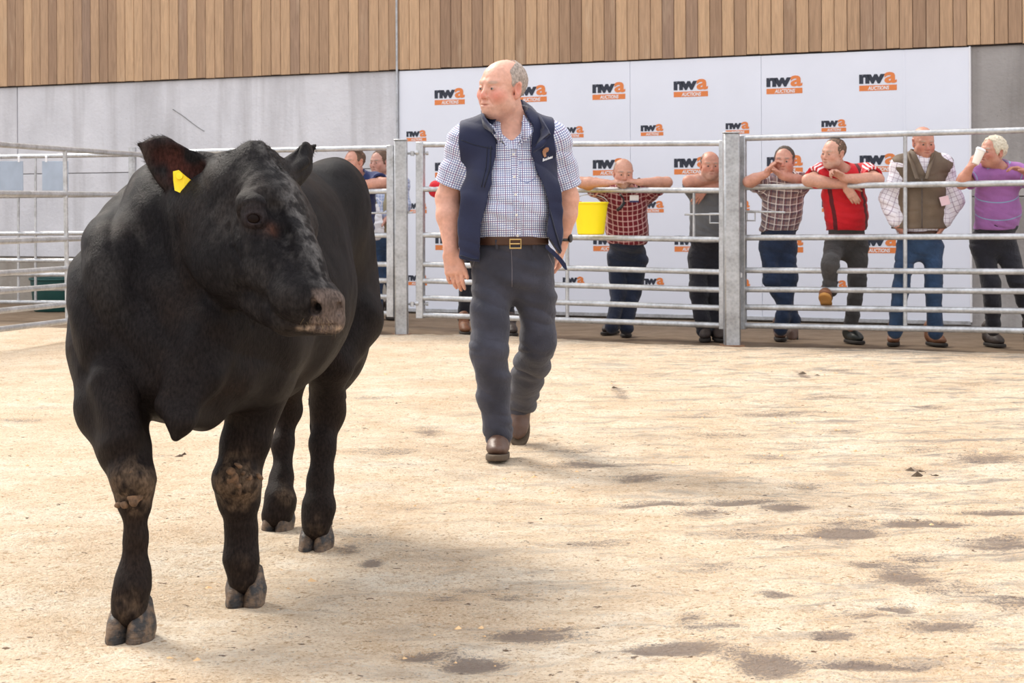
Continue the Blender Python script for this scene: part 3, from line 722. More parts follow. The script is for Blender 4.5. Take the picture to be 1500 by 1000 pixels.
def hand_prims(w, d, pn, t, curl=(.3, .4, .3), spread=.0, sc=1.0, thumb=None, tb=.3, fcurl=None):
    """w wrist, d direction of palm, pn direction the palm faces, t side of the thumb"""
    d = nrm(d); t = nrm(t - d * np.dot(t, d)); pn_ = np.cross(d, t); pn_ = pn_ * (1 if np.dot(pn_, pn) > 0 else -1); pn = pn_
    L = []; M = np.stack([t, pn, d], 1)
    L.append((bx(w + d * .052 * sc, np.array((.040, .0135, .050)) * sc, M, .012 * sc), .012, 0)); L.append((rc(w - d * .02, w + d * .03 * sc, .026 * sc, .024 * sc, pn, .8), .02, 0))
    L.append((el(w + d * .035 * sc + t * .024 * sc + pn * .008 * sc, np.array((.019, .014, .030)) * sc, M), .012, 0))
    for i in range(4):
        b0 = w + (d * (.098 - .004 * abs(i - 1)) + t * (.030 - .0205 * i)) * sc
        ln = (.078, .086, .080, .062)[i] * sc; r0 = (.0096, .0098, .0094, .0082)[i] * sc; a = 0.0; p = b0 - d * .018 * sc; pr = b0
        L.append((rc(p, b0, r0 * 1.05, r0), .004, 0)); dirv = d + t * spread * (1.5 - i)
        cu = curl if fcurl is None else fcurl[i]
        for j, fr in enumerate((.46, .30, .24)):
            a += cu[j]; dd = nrm(nrm(dirv) * math.cos(a) + pn * math.sin(a)); q = pr + dd * ln * fr
            L.append((rc(pr, q, r0 * (1 - .08 * j), r0 * (.93 - .10 * j)), .0035, 0)); pr = q
    th = nrm(d * .62 + t * .72 + pn * tb) if thumb is None else nrm(thumb)
    b0 = w + (d * .022 + t * .026) * sc; p1 = b0 + th * .042 * sc; th2 = nrm(th + d * .45 + pn * .15); p2 = p1 + th2 * .034 * sc; th3 = nrm(th2 + d * .3 + pn * .25); p3 = p2 + th3 * .027 * sc
    L += [(rc(b0, p1, .0145 * sc, .012 * sc), .01, 0), (rc(p1, p2, .0115 * sc, .0108 * sc), .004, 0), (rc(p2, p3, .0105 * sc, .0088 * sc), .004, 0)]
    return L
def bbox(prims, pad=.03):
    lo = np.min([p[0][0] for p in prims if p[2] == 0], 0) - pad; hi = np.max([p[0][1] for p in prims if p[2] == 0], 0) + pad; return lo, hi
def solid(prims, vox, fine=None, cuts=(), post=None, pad=.03, infl=0.0):
    """prims: list of (prim, k, mode). fine: (lo, hi, step) box"""
    lo, hi = bbox(prims, pad)
    ax = [axis(lo[i], hi[i], vox, [(fine[0][i], fine[1][i], fine[2])] if fine else ()) for i in range(3)]
    S = SDF(*ax)
    for p, k, mo in prims: S.put(p, max(k, .001), mo, infl if mo == 0 else 0)
    for c in cuts: S.cut(c)
    return S.mesh()
def segs_pat(V, segs):
    """fabric coordinates: u around, v along, seg id. segs = [(a, b, radius, up vector for u=0)]"""
    best = np.full(len(V), 1e9); out = np.zeros((len(V), 3))
    for i, (a, b_, r, up) in enumerate(segs):
        a = np.asarray(a, float); b_ = np.asarray(b_, float); ba = b_ - a; L = ba @ ba; t = ((V - a) @ ba) / L; tc = np.clip(t, -.1 if i else -9, 1.1 if i else 9)
        q = V - a - tc[:, None] * ba; d = np.linalg.norm(q, axis=1) - r
        ax_ = nrm(ba); u0 = nrm(np.asarray(up, float) - ax_ * np.dot(up, ax_)); u1 = np.cross(ax_, u0)
        if i == 0: u = q @ np.cross(u0, ax_) * 1.0; 
        else: u = np.arctan2(q @ u1, q @ u0) * r
        m_ = d < best; best[m_] = d[m_]; out[m_, 0] = u[m_]; out[m_, 1] = (t * math.sqrt(L))[m_]; out[m_, 2] = i
    return out
def folds(V, F, amp, dirs, fr=9.0, seed=0, mask=None):
    """raise soft creases: noise stretched across the direction given"""
    N_ = normals(V, F); d = nrm(dirs); q = V + seed; al = (q @ d)[:, None] * d
    p = (q - al) * fr * .45 + al * fr * 1.9; n = fbm(p, 2); n = (1 - np.abs(n) * 1.8); n2 = fbm(V * fr * .5 + seed, 2)
    h = amp * (n * .7 + n2 * .5)
    if mask is not None: h = h * mask(V)
    return V + N_ * h[:, None]
def noise_disp(V, F, amp, fr, o=3): return V + normals(V, F) * (amp * fbm(V * fr, o))[:, None]
def boot(root, ankle, toe_dir, mat, sole_mat, L=.29, shaft=.12, heel_h=.03, up=(0, 0, 1), name='boot', sc=1.0, vox=.006, shaft_top=None, label=None):
    """ankle = point above the sole's heel; toe_dir may tilt"""
    f = nrm(toe_dir); up = nrm(np.asarray(up, float) - f * np.dot(up, f)); s = np.cross(f, up); M = np.stack([s, f, up], 1)
    sole0 = np.asarray(ankle, float)          # centre of the heel underside
    T = lambda x, y, z: sole0 + M @ (np.array((x, y, z)) * sc)
    st = T(0, .01, .09 + shaft) if shaft_top is None else np.asarray(shaft_top)
    pr = [(el(T(0, .045, .055), np.array((.040, .075, .042)) * sc, M), .03, 0), (el(T(0, L * .56, .047), np.array((.047, .085, .033)) * sc, M), .04, 0),
          (el(T(0, L * .42, .068), np.array((.038, .075, .038)) * sc, M), .04, 0), (rc(T(0, .01, .09), st, .046 * sc, .052 * sc), .04, 0)]
    lo = sole0 @ M[:, 2] + .02 * sc
    c1 = [lambda x, y, z: (lo - (x * M[0, 2] + y * M[1, 2] + z * M[2, 2]))]
    V, F = solid(pr, vox, cuts=c1); V = noise_disp(V, F, .0022, 22)
    o = npmesh(name, V, F, mat, root, label=label)
    lo0 = sole0 @ M[:, 2]; hi0 = lo0 + .026 * sc
    pr2 = [(el(T(0, .035, .01), np.array((.043, .070, .06)) * sc, M), .02, 0), (el(T(0, L * .60, .01), np.array((.051, .098, .06)) * sc, M), .05, 0), (bx(T(0, L * .33, .01), np.array((.033, .06, .05)) * sc, M, .01), .03, 0)]
    c2 = [lambda x, y, z: (lo0 - (x * M[0, 2] + y * M[1, 2] + z * M[2, 2])), lambda x, y, z: ((x * M[0, 2] + y * M[1, 2] + z * M[2, 2]) - hi0)]
    V, F = solid(pr2, vox, cuts=c2); npmesh('sole', V, F, sole_mat, o)
    return o
def torso_prims(N_, SL, SR, PC, wc, dc, wb, db, wh, dh, belly_f=.0, ylean=None, bz=.62):
    """N_ neck base, SL SR shoulders (image left, right), PC pelvis centre; half widths / depths for chest, belly, hips"""
    N_, SL, SR, PC = map(lambda q: np.asarray(q, float), (N_, SL, SR, PC)); ax_ = nrm(N_ - PC); xs = SR - SL; xs = nrm(xs - ax_ * xs.dot(ax_)); fw = np.cross(ax_, xs)  # fw points to -y when upright
    fw = -fw if fw[1] > 0 else fw
    M = np.stack([xs, fw, ax_], 1); L = np.linalg.norm(N_ - PC); at = lambda t, f=0: PC + ax_ * L * t + fw * f
    pr = [(el(at(.68, .01), (wc, dc, L * .33), M), .06, 0), (el(at(.36, belly_f), (wb, db, L * .34), M), .08, 0), (el(at(.03), (wh, dh, .15), M), .08, 0),
          (rc(SL, SR, .062, .062, fw, .95), .07, 0), (rc(N_ + ax_ * .03, at(.84), .062, .10), .06, 0)]
    for S in (SL, SR): pr.append((rc(N_ - ax_ * .005, S, .05, .06), .06, 0))
    return pr, M, at
def person(name_label, group, Y, hc, hR, hs, N_, SL, SR, PC, tor, arms, legs, hair, colors, mats, sleeve=.62, hem_z=None, belt_z=None, face={}, look=None, feet=(), vox=.0075, hvox=.0045, extra=None, sw=.062, thigh=(.088, .066), calf=(.062, .056), loc=None, trouser_hem=None, collar=None, arm_r=(.048, .042, .027), neck_r=.056, fold=.010, hide_low=False, vneck=None, tfold=1.0):
    """arms: [(elbow, wrist, hand prims or None)] image left then right; legs: [(hip, knee, ankle)]"""
    root = empty('person', loc if loc is not None else (PC[0], PC[1], 0), name_label, 'person', group)
    hR = np.asarray(hR); pr = []
    tp, M, at = torso_prims(N_, SL, SR, PC, *tor); axu = M[:, 2]; fw = M[:, 1]
    pr += [(p, k, m_) for p, k, m_ in tp]
    nt_ = hc + hR @ (np.array((0, .025, -.055)) * hs); body = []
    for p, k, m_ in tp: body.append((p, k, m_))
    hp = head_prims(hR, hc, hs)
    full = [(rc(N_ - axu * .02, nt_, neck_r * 1.12, neck_r), .03, 0)]
    inner = []
    for (lo, hi, fn), k, m_ in tp: inner.append(((lo, hi, (lambda f: (lambda x, y, z: f(x, y, z) + .012))(fn)), k, m_))
    arm_pr = []
    for S, (E_, W_, H_) in zip((SL, SR), arms):
        mid = E_ + (W_ - E_) * .33
        arm_pr += [(rc(S, E_, arm_r[0] + .004, arm_r[1]), .03, 0), (rc(E_, mid, arm_r[1], arm_r[1] * 1.02), .02, 0), (rc(mid, W_, arm_r[1] * 1.02, arm_r[2]), .02, 0)]
        if H_: arm_pr += H_
    leg_pr = []
    for H_, K_, A_ in legs:
        leg_pr += [(rc(H_, K_, thigh[0] * .85, thigh[1] * .8), .04, 0), (rc(K_, A_, calf[0] * .8, .040), .03, 0)]
    allp = inner + leg_pr + full + hp + arm_pr
    # order: torso, legs, neck, head (with its carving), arms
    fine_lo = hc - .15 * hs; fine_hi = hc + .15 * hs
    V, F = solid(allp, vox, (fine_lo, fine_hi, hvox))
    col = skin_color(V, hR, hc, hs, **face)
    for S, (E_, W_, H_) in zip((SL, SR), arms):
        d = np.linalg.norm(V - W_, axis=1); kk = np.clip(1 - d / .2, 0, 1)[:, None] * .12; col = col * (1 - kk) + col * np.array((1.02, .8, .78)) * kk
    V = V + normals(V, F) * (.0008 * fbm(V * 60, 2))[:, None]
    npmesh('body', V, F, M_SKIN, root, attrs={'Col': ('C', col)})
    eyeballs(root, hR, hc, hs, look if look is not None else (0, -1, 0))
    # hair
    if hair:
        H = []; T = lambda x, y, z: hc + hR @ (np.array((x, y, z)) * hs); th = hair.get('th', .006)
        H.append((el(T(0, .022, .038), np.array((.076 + th, .096 + th, .083 + th)) * hs, hR), .01, 0))
        H.append((el(T(0, .005, .02), np.array((.072 + th, .085, .08)) * hs, hR), .02, 0))
        fl = hair.get('front', -.045); lowf = hair.get('low', -.03); bald = hair.get('bald')
        o_ = hR.T
        def cutf(x, y, z, fl=fl, lowf=lowf):
            q = [( (x - hc[0]) * hR[0, i] + (y - hc[1]) * hR[1, i] + (z - hc[2]) * hR[2, i]) / hs for i in range(3)]
            # hairline: forward limit rises with height, temple recess
            side = np.abs(q[0]); front = fl + np.clip(.02 - q[2], 0, .1) * .9 + hair.get('temple', .0) * np.clip(side - .03, 0, .05) * 10
            d = np.maximum(front - q[1], (lowf - .012 * np.clip((q[1]) / .05, -2, 2)) - q[2] - np.clip(q[1] - .02, 0, .05) * 1.0)
            # clear of the ears
            return d * hs
        cuts = [cutf]
        if bald:
            bc, br = bald; lo_, hi_, bf = el(T(*bc), np.array(br) * hs, hR); cuts.append(lambda x, y, z: -bf(x, y, z))
        for s in (-1, 1):
            lo_, hi_, ef = el(T(s * .078, .008, -.004), np.array((.02, .021, .034)) * hs, hR); cuts.append((lambda g: (lambda x, y, z: -g(x, y, z)))(ef))
        V, F = solid(H, hvox, cuts=cuts); V = V + normals(V, F) * (hair.get('rough', .003) * fbm(V * 70, 3))[:, None]
        npmesh('hair', V, F, hair['mat'], root, label=hair.get('label'))
    # shirt or jumper
    sh = []
    for S, (E_, W_, H_), sl_ in zip((SL, SR), arms, (sleeve if hasattr(sleeve, '__len__') else (sleeve, sleeve))):
        if sl_ <= 1:
            e = S + (E_ - S) * sl_; dv = nrm(E_ - S); s1 = nrm(np.cross(dv, (0, 1, .1))); s2 = np.cross(dv, s1)
            sh += [(rc(S, e, sw * .84, sw * 1.04), .03, 0), (bx(e + dv * .11, A(.13, .13, .11), np.stack([s1, s2, dv], 1), .004), .004, 1), (rc(e - dv * .025, e + dv * .06, arm_r[1] + .010, arm_r[1] + .010), .004, 1)]
        else:
            e = E_ + (W_ - E_) * (sl_ - 1); sh += [(rc(S, E_, sw, sw * .86), .03, 0), (rc(E_, e, sw * .86, arm_r[2] + .016), .03, 0)]
    sh += tp
    sh.append((rc(N_ + axu * .012 + fw * .02, N_ + axu * .15 + fw * .02, neck_r + .008, neck_r + .03), .012, 1))
    cuts = []
    if vneck: sh += vneck
    if hem_z is not None:
        hzf = hem_z if callable(hem_z) else (lambda x, y, z, h=hem_z: h - z + 0 * x + 0 * y); cuts.append(hzf)
    V, F = solid(sh, vox, cuts=cuts, infl=.012)
    pat = segs_pat(V, [(PC, N_, .14, fw)] + [(S, a_[0], sw, (0, -.5, .9)) for S, a_ in zip((SL, SR), arms)])
    V = folds(V, F, fold, axu + .35 * M[:, 0], 8, seed=float(hc[0]) * 7)
    npmesh(mats.get('top_name', 'shirt'), V, F, mats['top'], root, attrs={'pat': ('V', pat)})
    # trousers
    if not hide_low:
        tr = [(el(PC + A(0, 0, -.02), (tor[4], tor[5], .15), None), .04, 0)] + tp[1:2]
        for i, (H_, K_, A_) in enumerate(legs): 
            hh_ = A_ + A(0, 0, 0) if trouser_hem is None else A_ + nrm(K_ - A_) * trouser_hem[i]
            tr += [(rc(H_, K_, thigh[0] * .94, thigh[1]), .05, 0), (rc(K_, hh_, calf[0], calf[1]), .04, 0)]
        top = belt_z if belt_z is not None else PC[2] + .08
        if mats.get('belt', 1) is None: top += .05
        V, F = solid(tr, vox, cuts=[lambda x, y, z: z - top + 0 * x + 0 * y], infl=.006)
        V = folds(V, F, fold * tfold, (0.25, 0, 1), 7, seed=float(hc[0]) * 3 + 5)
        segs = [(PC, PC + A(0, 0, .3), .12, (0, -1, 0))] + [(l[0], l[1], .08, (0, -1, 0)) for l in legs]
        npmesh('trousers', V, F, mats['trousers'], root, attrs={'pat': ('V', segs_pat(V, segs))})
        if mats.get('belt', 1) is not None:
          V, F = solid([(el(PC + A(0, 0, -.02), (tor[4], tor[5], .15), None), .04, 0)] + tp[1:2], vox, infl=.013, cuts=[lambda x, y, z: np.abs(z - top + .012) - .019 + 0 * x + 0 * y])
          npmesh('belt', V, F, mats.get('belt', M_BELT), root)
    if collar:
        mb = MB(); N2 = N_ + axu * .02 + fw * .012; pts = []; r0 = neck_r + .016; xs = M[:, 0]
        for a in np.linspace(-2.35 if collar.get('open', 1) else -2.9, 2.35 if collar.get('open', 1) else 2.9, 17):
            d_ = xs * math.sin(a) - fw * math.cos(a); pts.append((N2 + d_ * r0 - axu * .018 * (abs(a) / 2.4) ** 2, N2 + d_ * (r0 + .004) + axu * (.032 - .03 * (abs(a) / 2.4) ** 2), N2 + d_ * (r0 + .026 + .008 * (abs(a) / 2.4) ** 3) - axu * (.012 + .045 * (abs(a) / 2.4) ** 3)))
        mb.ribbon([p[0] for p in pts], [p[1] for p in pts], .004); mb.ribbon([p[1] for p in pts], [p[2] for p in pts], .004)
        o = mb.build('collar', collar['mat'], root, 'auto', label=collar.get('label'))
        at_ = o.data.attributes.new('pat', 'FLOAT_VECTOR', 'POINT'); v = np.array([q.co[:] for q in o.data.vertices], np.float32); at_.data.foreach_set('vector', v[:, [0, 2, 1]].ravel())
    for ft in feet: boot(root, *ft['a'], **ft.get('k', {}))
    if extra: extra(root, M, at)
    return root
M_BELT = simple('brown_belt', srgb(70, 44, 32), .55)
M_BUCKLE = simple('brass', srgb(190, 160, 104), .35, .8)
M_SOLE = simple('boot_sole', srgb(86, 72, 58), .9, bmp=.002, bs=60)
M_SOLED = simple('dark_boot_sole', srgb(44, 38, 34), .8)
M_BOOTBR = simple('brown_boot_leather', srgb(90, 66, 54), .5, 0, .25, 12, .001)
M_BOOTTAN = simple('tan_boot_leather', srgb(122, 80, 54), .6, 0, .25, 12, .001)
M_BOOTDK = simple('dark_boot_leather', srgb(56, 46, 42), .6, 0, .3, 12, .001)
M_WELLY = simple('wellington_rubber', srgb(40, 44, 42), .45, 0, .2, 8)
M_GREYHAIR = simple('grey_hair', srgb(158, 144, 134), .8, 0, .4, 90, .002, 250)
M_WHITEHAIR = simple('pale_hair', srgb(206, 196, 176), .8, 0, .2, 60, .003, 250)
M_DARKHAIR = simple('dark_grey_hair', srgb(78, 68, 62), .8, 0, .25, 60, .002, 250)
M_BROWNHAIR = simple('brown_cropped_hair', srgb(96, 76, 62), .8, 0, .25, 60, .002, 250)
M_BUTTON = simple('button', srgb(214, 208, 200), .4)
M_BLACK = simple('black_plastic', srgb(30, 28, 30), .4)
# ------------------------------------------------------------------ the black bull
def build_bull():
    C = lambda a, b, ra, rb=None, k=.05, mo=0, **kw: (rc(a, b, ra, rb, **kw), k, mo)
    E = lambda c, r, k=.08, mo=0, M=None: (el(A(*c), A(*r), M), k, mo)
    root = empty('bull', (-.86, 5.9, 0), 'black bull with a yellow ear tag standing on the sawdust in front of the men', 'bull')
    tz = lambda ang: np.array(Matrix.Rotation(R(ang), 3, 'Y'))
    pr = [E((-.86, 5.98, .88), (.36, .60, .36)), E((-.89, 5.50, .90), (.30, .30, .34)), E((-.77, 6.55, .98), (.25, .34, .28)),
          E((-.80, 6.15, 1.08), (.27, .50, .22), .10), E((-.89, 5.62, 1.12), (.24, .30, .175), .08), E((-.98, 5.60, 1.10), (.17, .28, .19), .06), E((-.80, 5.62, 1.10), (.16, .28, .19), .06),
          E((-.60, 6.42, 1.12), (.13, .22, .19)), E((-.92, 6.42, 1.10), (.13, .22, .19)), E((-.74, 6.86, 1.12), (.13, .12, .15)),
          E((-.62, 6.62, .86), (.15, .26, .36)), E((-.90, 6.70, .86), (.15, .24, .36)),
          # shoulders and brisket
          E((-1.095, 5.36, .86), (.145, .24, .30), .07), E((-.72, 5.50, .84), (.14, .24, .28), .07), E((-.90, 5.26, .76), (.21, .17, .20), .07),
          E((-.89, 5.36, .68), (.20, .26, .11), .06)]
    # neck
    pr += [C((-.93, 5.50, 1.04), (-.80, 5.30, 1.13), .235, .155, .08), C((-.88, 5.36, .88), (-.76, 5.24, 1.04), .19, .14, .08),
           C((-.90, 5.40, 1.12), (-.78, 5.30, 1.17), .15, .11, .06)]
    # dewlap folds down to the brisket point
    pr += [C(P(335, 455, 5.20), P(305, 555, 5.08), .05, .030, .07), C(P(305, 555, 5.08), P(266, 615, 5.01), .030, .020, .05), C(P(266, 615, 5.01), P(257, 640, 5.0), .022, .007, .03),
           C(P(264, 618, 5.02), P(300, 600, 5.20), .022, .05, .05), C(P(300, 470, 5.12), P(250, 590, 5.06), .05, .04, .05)]
    # legs
    J = lambda *q: P(*q)
    def leg(pts, k=.035):
        o = []
        for (a, ra), (b_, rb) in zip(pts[:-1], pts[1:]): o.append(C(a, b_, ra, rb, k))
        return o
    FL = [(J(170, 520, 5.28), .125), (J(164, 590, 5.21), .088), (J(184, 660, 5.10), .060), (J(195, 702, 5.06), .052), (J(197, 735, 5.06), .043), (J(198, 790, 5.055), .0355), (J(196, 835, 5.05), .040), (J(194, 857, 5.045), .047), (J(189, 880, 5.045), .038), (J(187, 896, 5.04), .040)]
    FR = [(J(378, 500, 5.56), .115), (J(372, 580, 5.53), .078), (J(357, 650, 5.51), .060), (J(349, 700, 5.49), .058), (J(350, 730, 5.50), .042), (J(353, 775, 5.51), .033), (J(354, 805, 5.51), .038), (J(354, 822, 5.50), .047), (J(354, 843, 5.50), .038), (J(354, 854, 5.495), .040)]
    HR = [(J(500, 470, 6.50), .135), (J(482, 530, 6.38), .078), (J(480, 585, 6.44), .052), (J(482, 603, 6.46), .050), (J(473, 650, 6.41), .036), (J(470, 705, 6.37), .034), (J(467, 744, 6.33), .045), (J(463, 764, 6.32), .037), (J(462, 774, 6.315), .038)]
    HL = [(J(440, 480, 6.90), .12), (J(424, 545, 6.82), .068), (J(420, 600, 6.90), .050), (J(415, 650, 6.86), .036), (J(413, 700, 6.80), .035), (J(411, 730, 6.76), .043), (J(407, 748, 6.75), .036), (J(405, 756, 6.745), .037)]
    for L in (FL, FR, HR, HL): pr += leg(L)
    pr += [C(J(492, 588, 6.52), J(500, 580, 6.56), .030, .022, .03), C(J(430, 598, 6.98), J(432, 588, 7.0), .028, .02, .03)]      # hocks
    pr += [C(J(186, 700, 5.03), J(205, 706, 5.03), .040, k=.03), C(J(340, 702, 5.45), J(358, 706, 5.45), .042, k=.03)]           # knee caps
    pr += [C(J(162, 560, 5.12), J(182, 640, 5.05), .055, .040, .04), C(J(395, 560, 5.52), J(380, 640, 5.50), .05, .030, .04)]
    for x, y, Y in ((180, 872, 5.10), (208, 872, 5.10), (342, 836, 5.55), (368, 836, 5.55), (482, 764, 6.37), (452, 762, 6.37), (427, 738, 6.80), (395, 740, 6.80)): pr.append(C(J(x, y, Y), J(x, y + 7, Y), .013, .009, .012))  # dew claws
    # head frame
    H0 = P(380, 240, 5.16); MZ = P(480, 451, 4.90); a = nrm(MZ - H0); n = A(.72, -.32, .58); n = nrm(n - a * n.dot(a)); l = np.cross(a, n); l = l if l[0] < 0 else -l
    M = np.stack([l, n, a], 1); T = lambda x, y, z: H0 + M @ np.array((x, y, z))
    HE = lambda c, r, k=.03, mo=0: (el(T(*c), A(*r), M), k, mo); HC = lambda p, q, ra, rb=None, k=.03, mo=0, **kw: (rc(T(*p), T(*q), ra, rb, **kw), k, mo)
    pr += [C((-.80, 5.34, 1.10), T(0, -.10, .04), .16, .115, .06), C((-.86, 5.38, .98), T(0, -.15, .10), .13, .085, .05)]
    pr += [HE((0, -.035, .020), (.092, .085, .075)), HE((-.014, -.012, .13), (.120, .071, .13)), HE((-.018, -.014, -.026), (.088, .060, .044), .04), HE((0, -.095, .37), (.060, .052, .085), .04), HE((0, -.022, .30), (.070, .060, .15), .05),
           HC((0, -.034, .28), (0, -.040, .44), .066, .064, .04), HE((0, -.044, .450), (.084, .066, .052), .03), HE((0, -.050, .482), (.074, .060, .034), .02)]
    for s in (-1, 1):
        pr += [HE((s * .098, -.020, .182), (.034, .042, .054), .03), HE((s * .058, -.160, .175), (.052, .125, .140), .03), HE((s * .066, -.090, .270), (.034, .062, .105), .04),
               HE((s * .056, -.054, .430), (.036, .048, .054), .03)]
    pr += [HC((0, -.238, .240), (0, -.130, .43), .050, .040, .04), HE((0, -.128, .435), (.052, .034, .050), .02)]
    # ears
    e0, e1 = P(330, 262, 5.24), P(212, 200, 5.22); ea = nrm(e1 - e0); en = nrm(A(-.12, -1, -.12)); en = nrm(en - ea * en.dot(ea)); ew = np.cross(ea, en); EM = np.stack([ea, ew, en], 1); ec = P(262, 243, 5.22)
    pr += [(rc(P(345, 262, 5.24), P(296, 262, 5.23), .048, .040), .03, 0), (el(ec, A(.106, .070, .026), EM), .02, 0), (rc(ec + ea * .05, ec + ea * .122 - ew * .0, .045, .010, en, .45), .02, 0), (el(ec + en * .026 + ea * .004, A(.094, .054, .024), EM), .012, 1)]
    f0, f1 = P(425, 250, 5.28), P(461, 214, 5.46); fa = nrm(f1 - f0); fn = nrm(A(.5, -1, -.2)); fn = nrm(fn - fa * fn.dot(fa)); fw = np.cross(fa, fn); FM = np.stack([fa, fw, fn], 1)
    pr += [(rc(P(418, 256, 5.24), P(440, 240, 5.32), .040, .032), .03, 0), (rc(P(430, 250, 5.29), P(449, 228, 5.36), .040, .046, fn, .45), .02, 0), (rc(P(449, 228, 5.36), P(461, 213, 5.43), .044, .012, fn, .5), .02, 0)]
    v0 = .0062; hf = .0038
    lo, hi = bbox(pr, .03); ax = [axis(lo[0], hi[0], v0, [(-1.06, -.40, .0045)]), axis(lo[1], hi[1], v0 * 1.25, [(4.82, 5.36, .0045)]), axis(lo[2], hi[2], v0, [(.82, 1.38, .0045)])]
    S = SDF(*ax)
    for q, k, mo in pr: S.put(q, k, mo)
    # ------- details set on the surface of the head, found by walking the line of sight into the solid
    def sp(x, y, d=0.0):
        for Yq in np.arange(4.62, 5.6, .0025):
            q_ = P(x, y, Yq); i_ = [min(max(int(np.searchsorted(S.ax[k_], q_[k_])), 0), len(S.ax[k_]) - 1) for k_ in range(3)]
            if S.D[i_[0], i_[1], i_[2]] < 0: break
        q_ = P(x, y, Yq); return q_ + nrm(q_ - A(0, 0, CAM_H)) * d
    Sx = lambda p_, r_, k_, mo_, M_=None: S.put(el(p_, A(*r_), M_), k_, mo_)
    ln_ = nrm(l + A(0, -.35, 0)); ex = nrm(A(1, 0, -.12) - ln_ * ln_.dot(A(1, 0, -.12))); ey = np.cross(ex, ln_); ey = ey if ey[2] > 0 else -ey; EF = np.stack([ex, ey, ln_], 1)
    # muzzle plate
    c_ = sp(474, 450, .055); pnx = nrm(A(.42, -.88, -.18)); plx = nrm(np.cross(pnx, A(0, 0, 1))); upx = np.cross(plx, pnx); upx = upx if upx[2] > 0 else -upx; PM = np.stack([plx, pnx, upx], 1)
    S.put(bx(c_ + A(.006, 0, 0), A(.046, .052, .052), PM, .03), .03, 0)
    S.put(rc(P(425, 470, c_[1]), P(486, 474, c_[1] - .01), .030, .026), .03, 0)
    nos = sp(462, 452, .008); nos2 = sp(458, 441, .006)
    S.put(rc(nos2, nos, .0075, .0135), .008, 1); S.put(rc(nos, nos + nrm(A(.3, 1, .1)) * .03, .013, .010), .006, 1); S.put(rc(sp(497, 447, .004), sp(497, 456, .004), .006, .007), .006, 1)
    for q0, q1 in (((492, 477), (470, 478)), ((470, 478), (446, 478)), ((446, 478), (424, 473)), ((424, 473), (408, 466))): S.put(rc(sp(*q0, .002), sp(*q1, .002), .0042, .0042), .008, 1)
    # brow, creases and eye
    Sx(sp(370, 296, .020), (.040, .022, .026), .03, 0, EF)
    for q0, q1, r0_, r1_ in (((386, 284), (402, 306), .008, .013), ((402, 306), (414, 342), .013, .014), ((414, 342), (424, 378), .013, .007)): S.put(rc(sp(*q0, -.002), sp(*q1, -.002), r0_, r1_), .03, 1)
    for q0, q1 in (((338, 300), (335, 330)), ((335, 330), (341, 362)), ((341, 362), (352, 384)), ((350, 304), (346, 328)), ((372, 476), (352, 456)), ((352, 456), (336, 430))): S.put(rc(sp(*q0, .0), sp(*q1, .0), .003, .003), .010, 1)
    ec0 = sp(372, 320, .010)
    S.put(el(ec0, A(.030, .024, .024), EF), .012, 0)
    eyc = sp(372, 320, .0275); S.put(el(sp(372, 320, .002), A(.0225, .0122, .020), EF), .004, 1)
    S.put(rc(sp(356, 331, .0), sp(372, 337, .0), .0018, .0022), .006, 1); S.put(rc(sp(372, 337, .0), sp(390, 332, .0), .0022, .0018), .006, 1)
    S.cut(lambda x, y, z: .035 - z + 0 * x + 0 * y)
    sp_red = sp(398, 338); sp_cre = sp(412, 340)
    V, F = S.mesh()
    # ------- surface relief: neck wrinkles, muscle, short coat
    N_ = normals(V, F); q = (V - H0) @ M
    hd = np.exp(-(((q - np.array([0, -.05, .22])) / np.array([.17, .17, .33])) ** 2).sum(1) ** 2)
    d = .013 * fbm(V * 3.6 + 3, 3) * (1 - hd) + .0026 * fbm(V * 14, 2)
    # folds sweeping over the shoulder and down the neck
    fx = fbm(V * 2.2 + 9, 2) * .35; ph = (V[:, 0] * .85 + V[:, 2] * .50) * 26 + fx * 6; wv = np.exp(-((V[:, 1] - 5.35) / .28) ** 2) * np.clip((V[:, 2] - .55) * 3, 0, 1) * (1 - hd)
    d += .014 * wv * (1 - np.abs(np.sin(ph)) * 1.6)
    r_ = np.linalg.norm(V - ec0, axis=1); d += .0012 * np.sin(r_ * 330) * np.exp(-((r_ - .044) / .014) ** 2)
    pm = np.exp(-(np.linalg.norm(q - np.array([0, .0, -.02]), axis=1) / .085) ** 4); d += pm * .007 * fbm(V * 26, 3)
    d += hd * .0016 * np.sin((q[:, 2] + .4 * q[:, 1]) * 150 + 3 * fbm(V * 12, 2)) * np.clip(1 - np.abs(q[:, 2] - .12) / .12, 0, 1)
    V = V + N_ * d[:, None]
    # ------- colours
    blk = np.array((.0085, .0072, .0078)); brn = np.array((.030, .018, .012)); ash = np.array((.070, .062, .058))
    nz = fbm(V * 9, 3)[:, None]; nf = fbm(V * 45, 3)[:, None]
    low = np.clip((1.0 - V[:, 2:3]) * 1.2, 0, 1) * .35 + .25 * np.clip(nz, 0, 1); col = blk * (1 - low) + brn * low
    stk = fbm(np.stack([V[:, 0] * 22 + V[:, 2] * 8, V[:, 1] * 22, V[:, 2] * 3 - V[:, 0] * 4], 1), 3)[:, None]; dust_sheen = np.clip((V[:, 2:3] - .80) * 2.2, 0, 1) * np.clip((-.86 - V[:, 0:1]) * 4, 0, 1) * (1 - hd[:, None]) * np.clip(.35 + 1.1 * stk, 0, 1); col = col * (1 - .6 * dust_sheen) + np.array((.075, .066, .060)) * .6 * dust_sheen  # upper left streaks: dust plus coat sheen painted into the colour
    h_ = hd[:, None] * .32 * np.clip(.55 + .9 * nz + .6 * nf, 0, 1); col = col * (1 - h_) + ash * h_
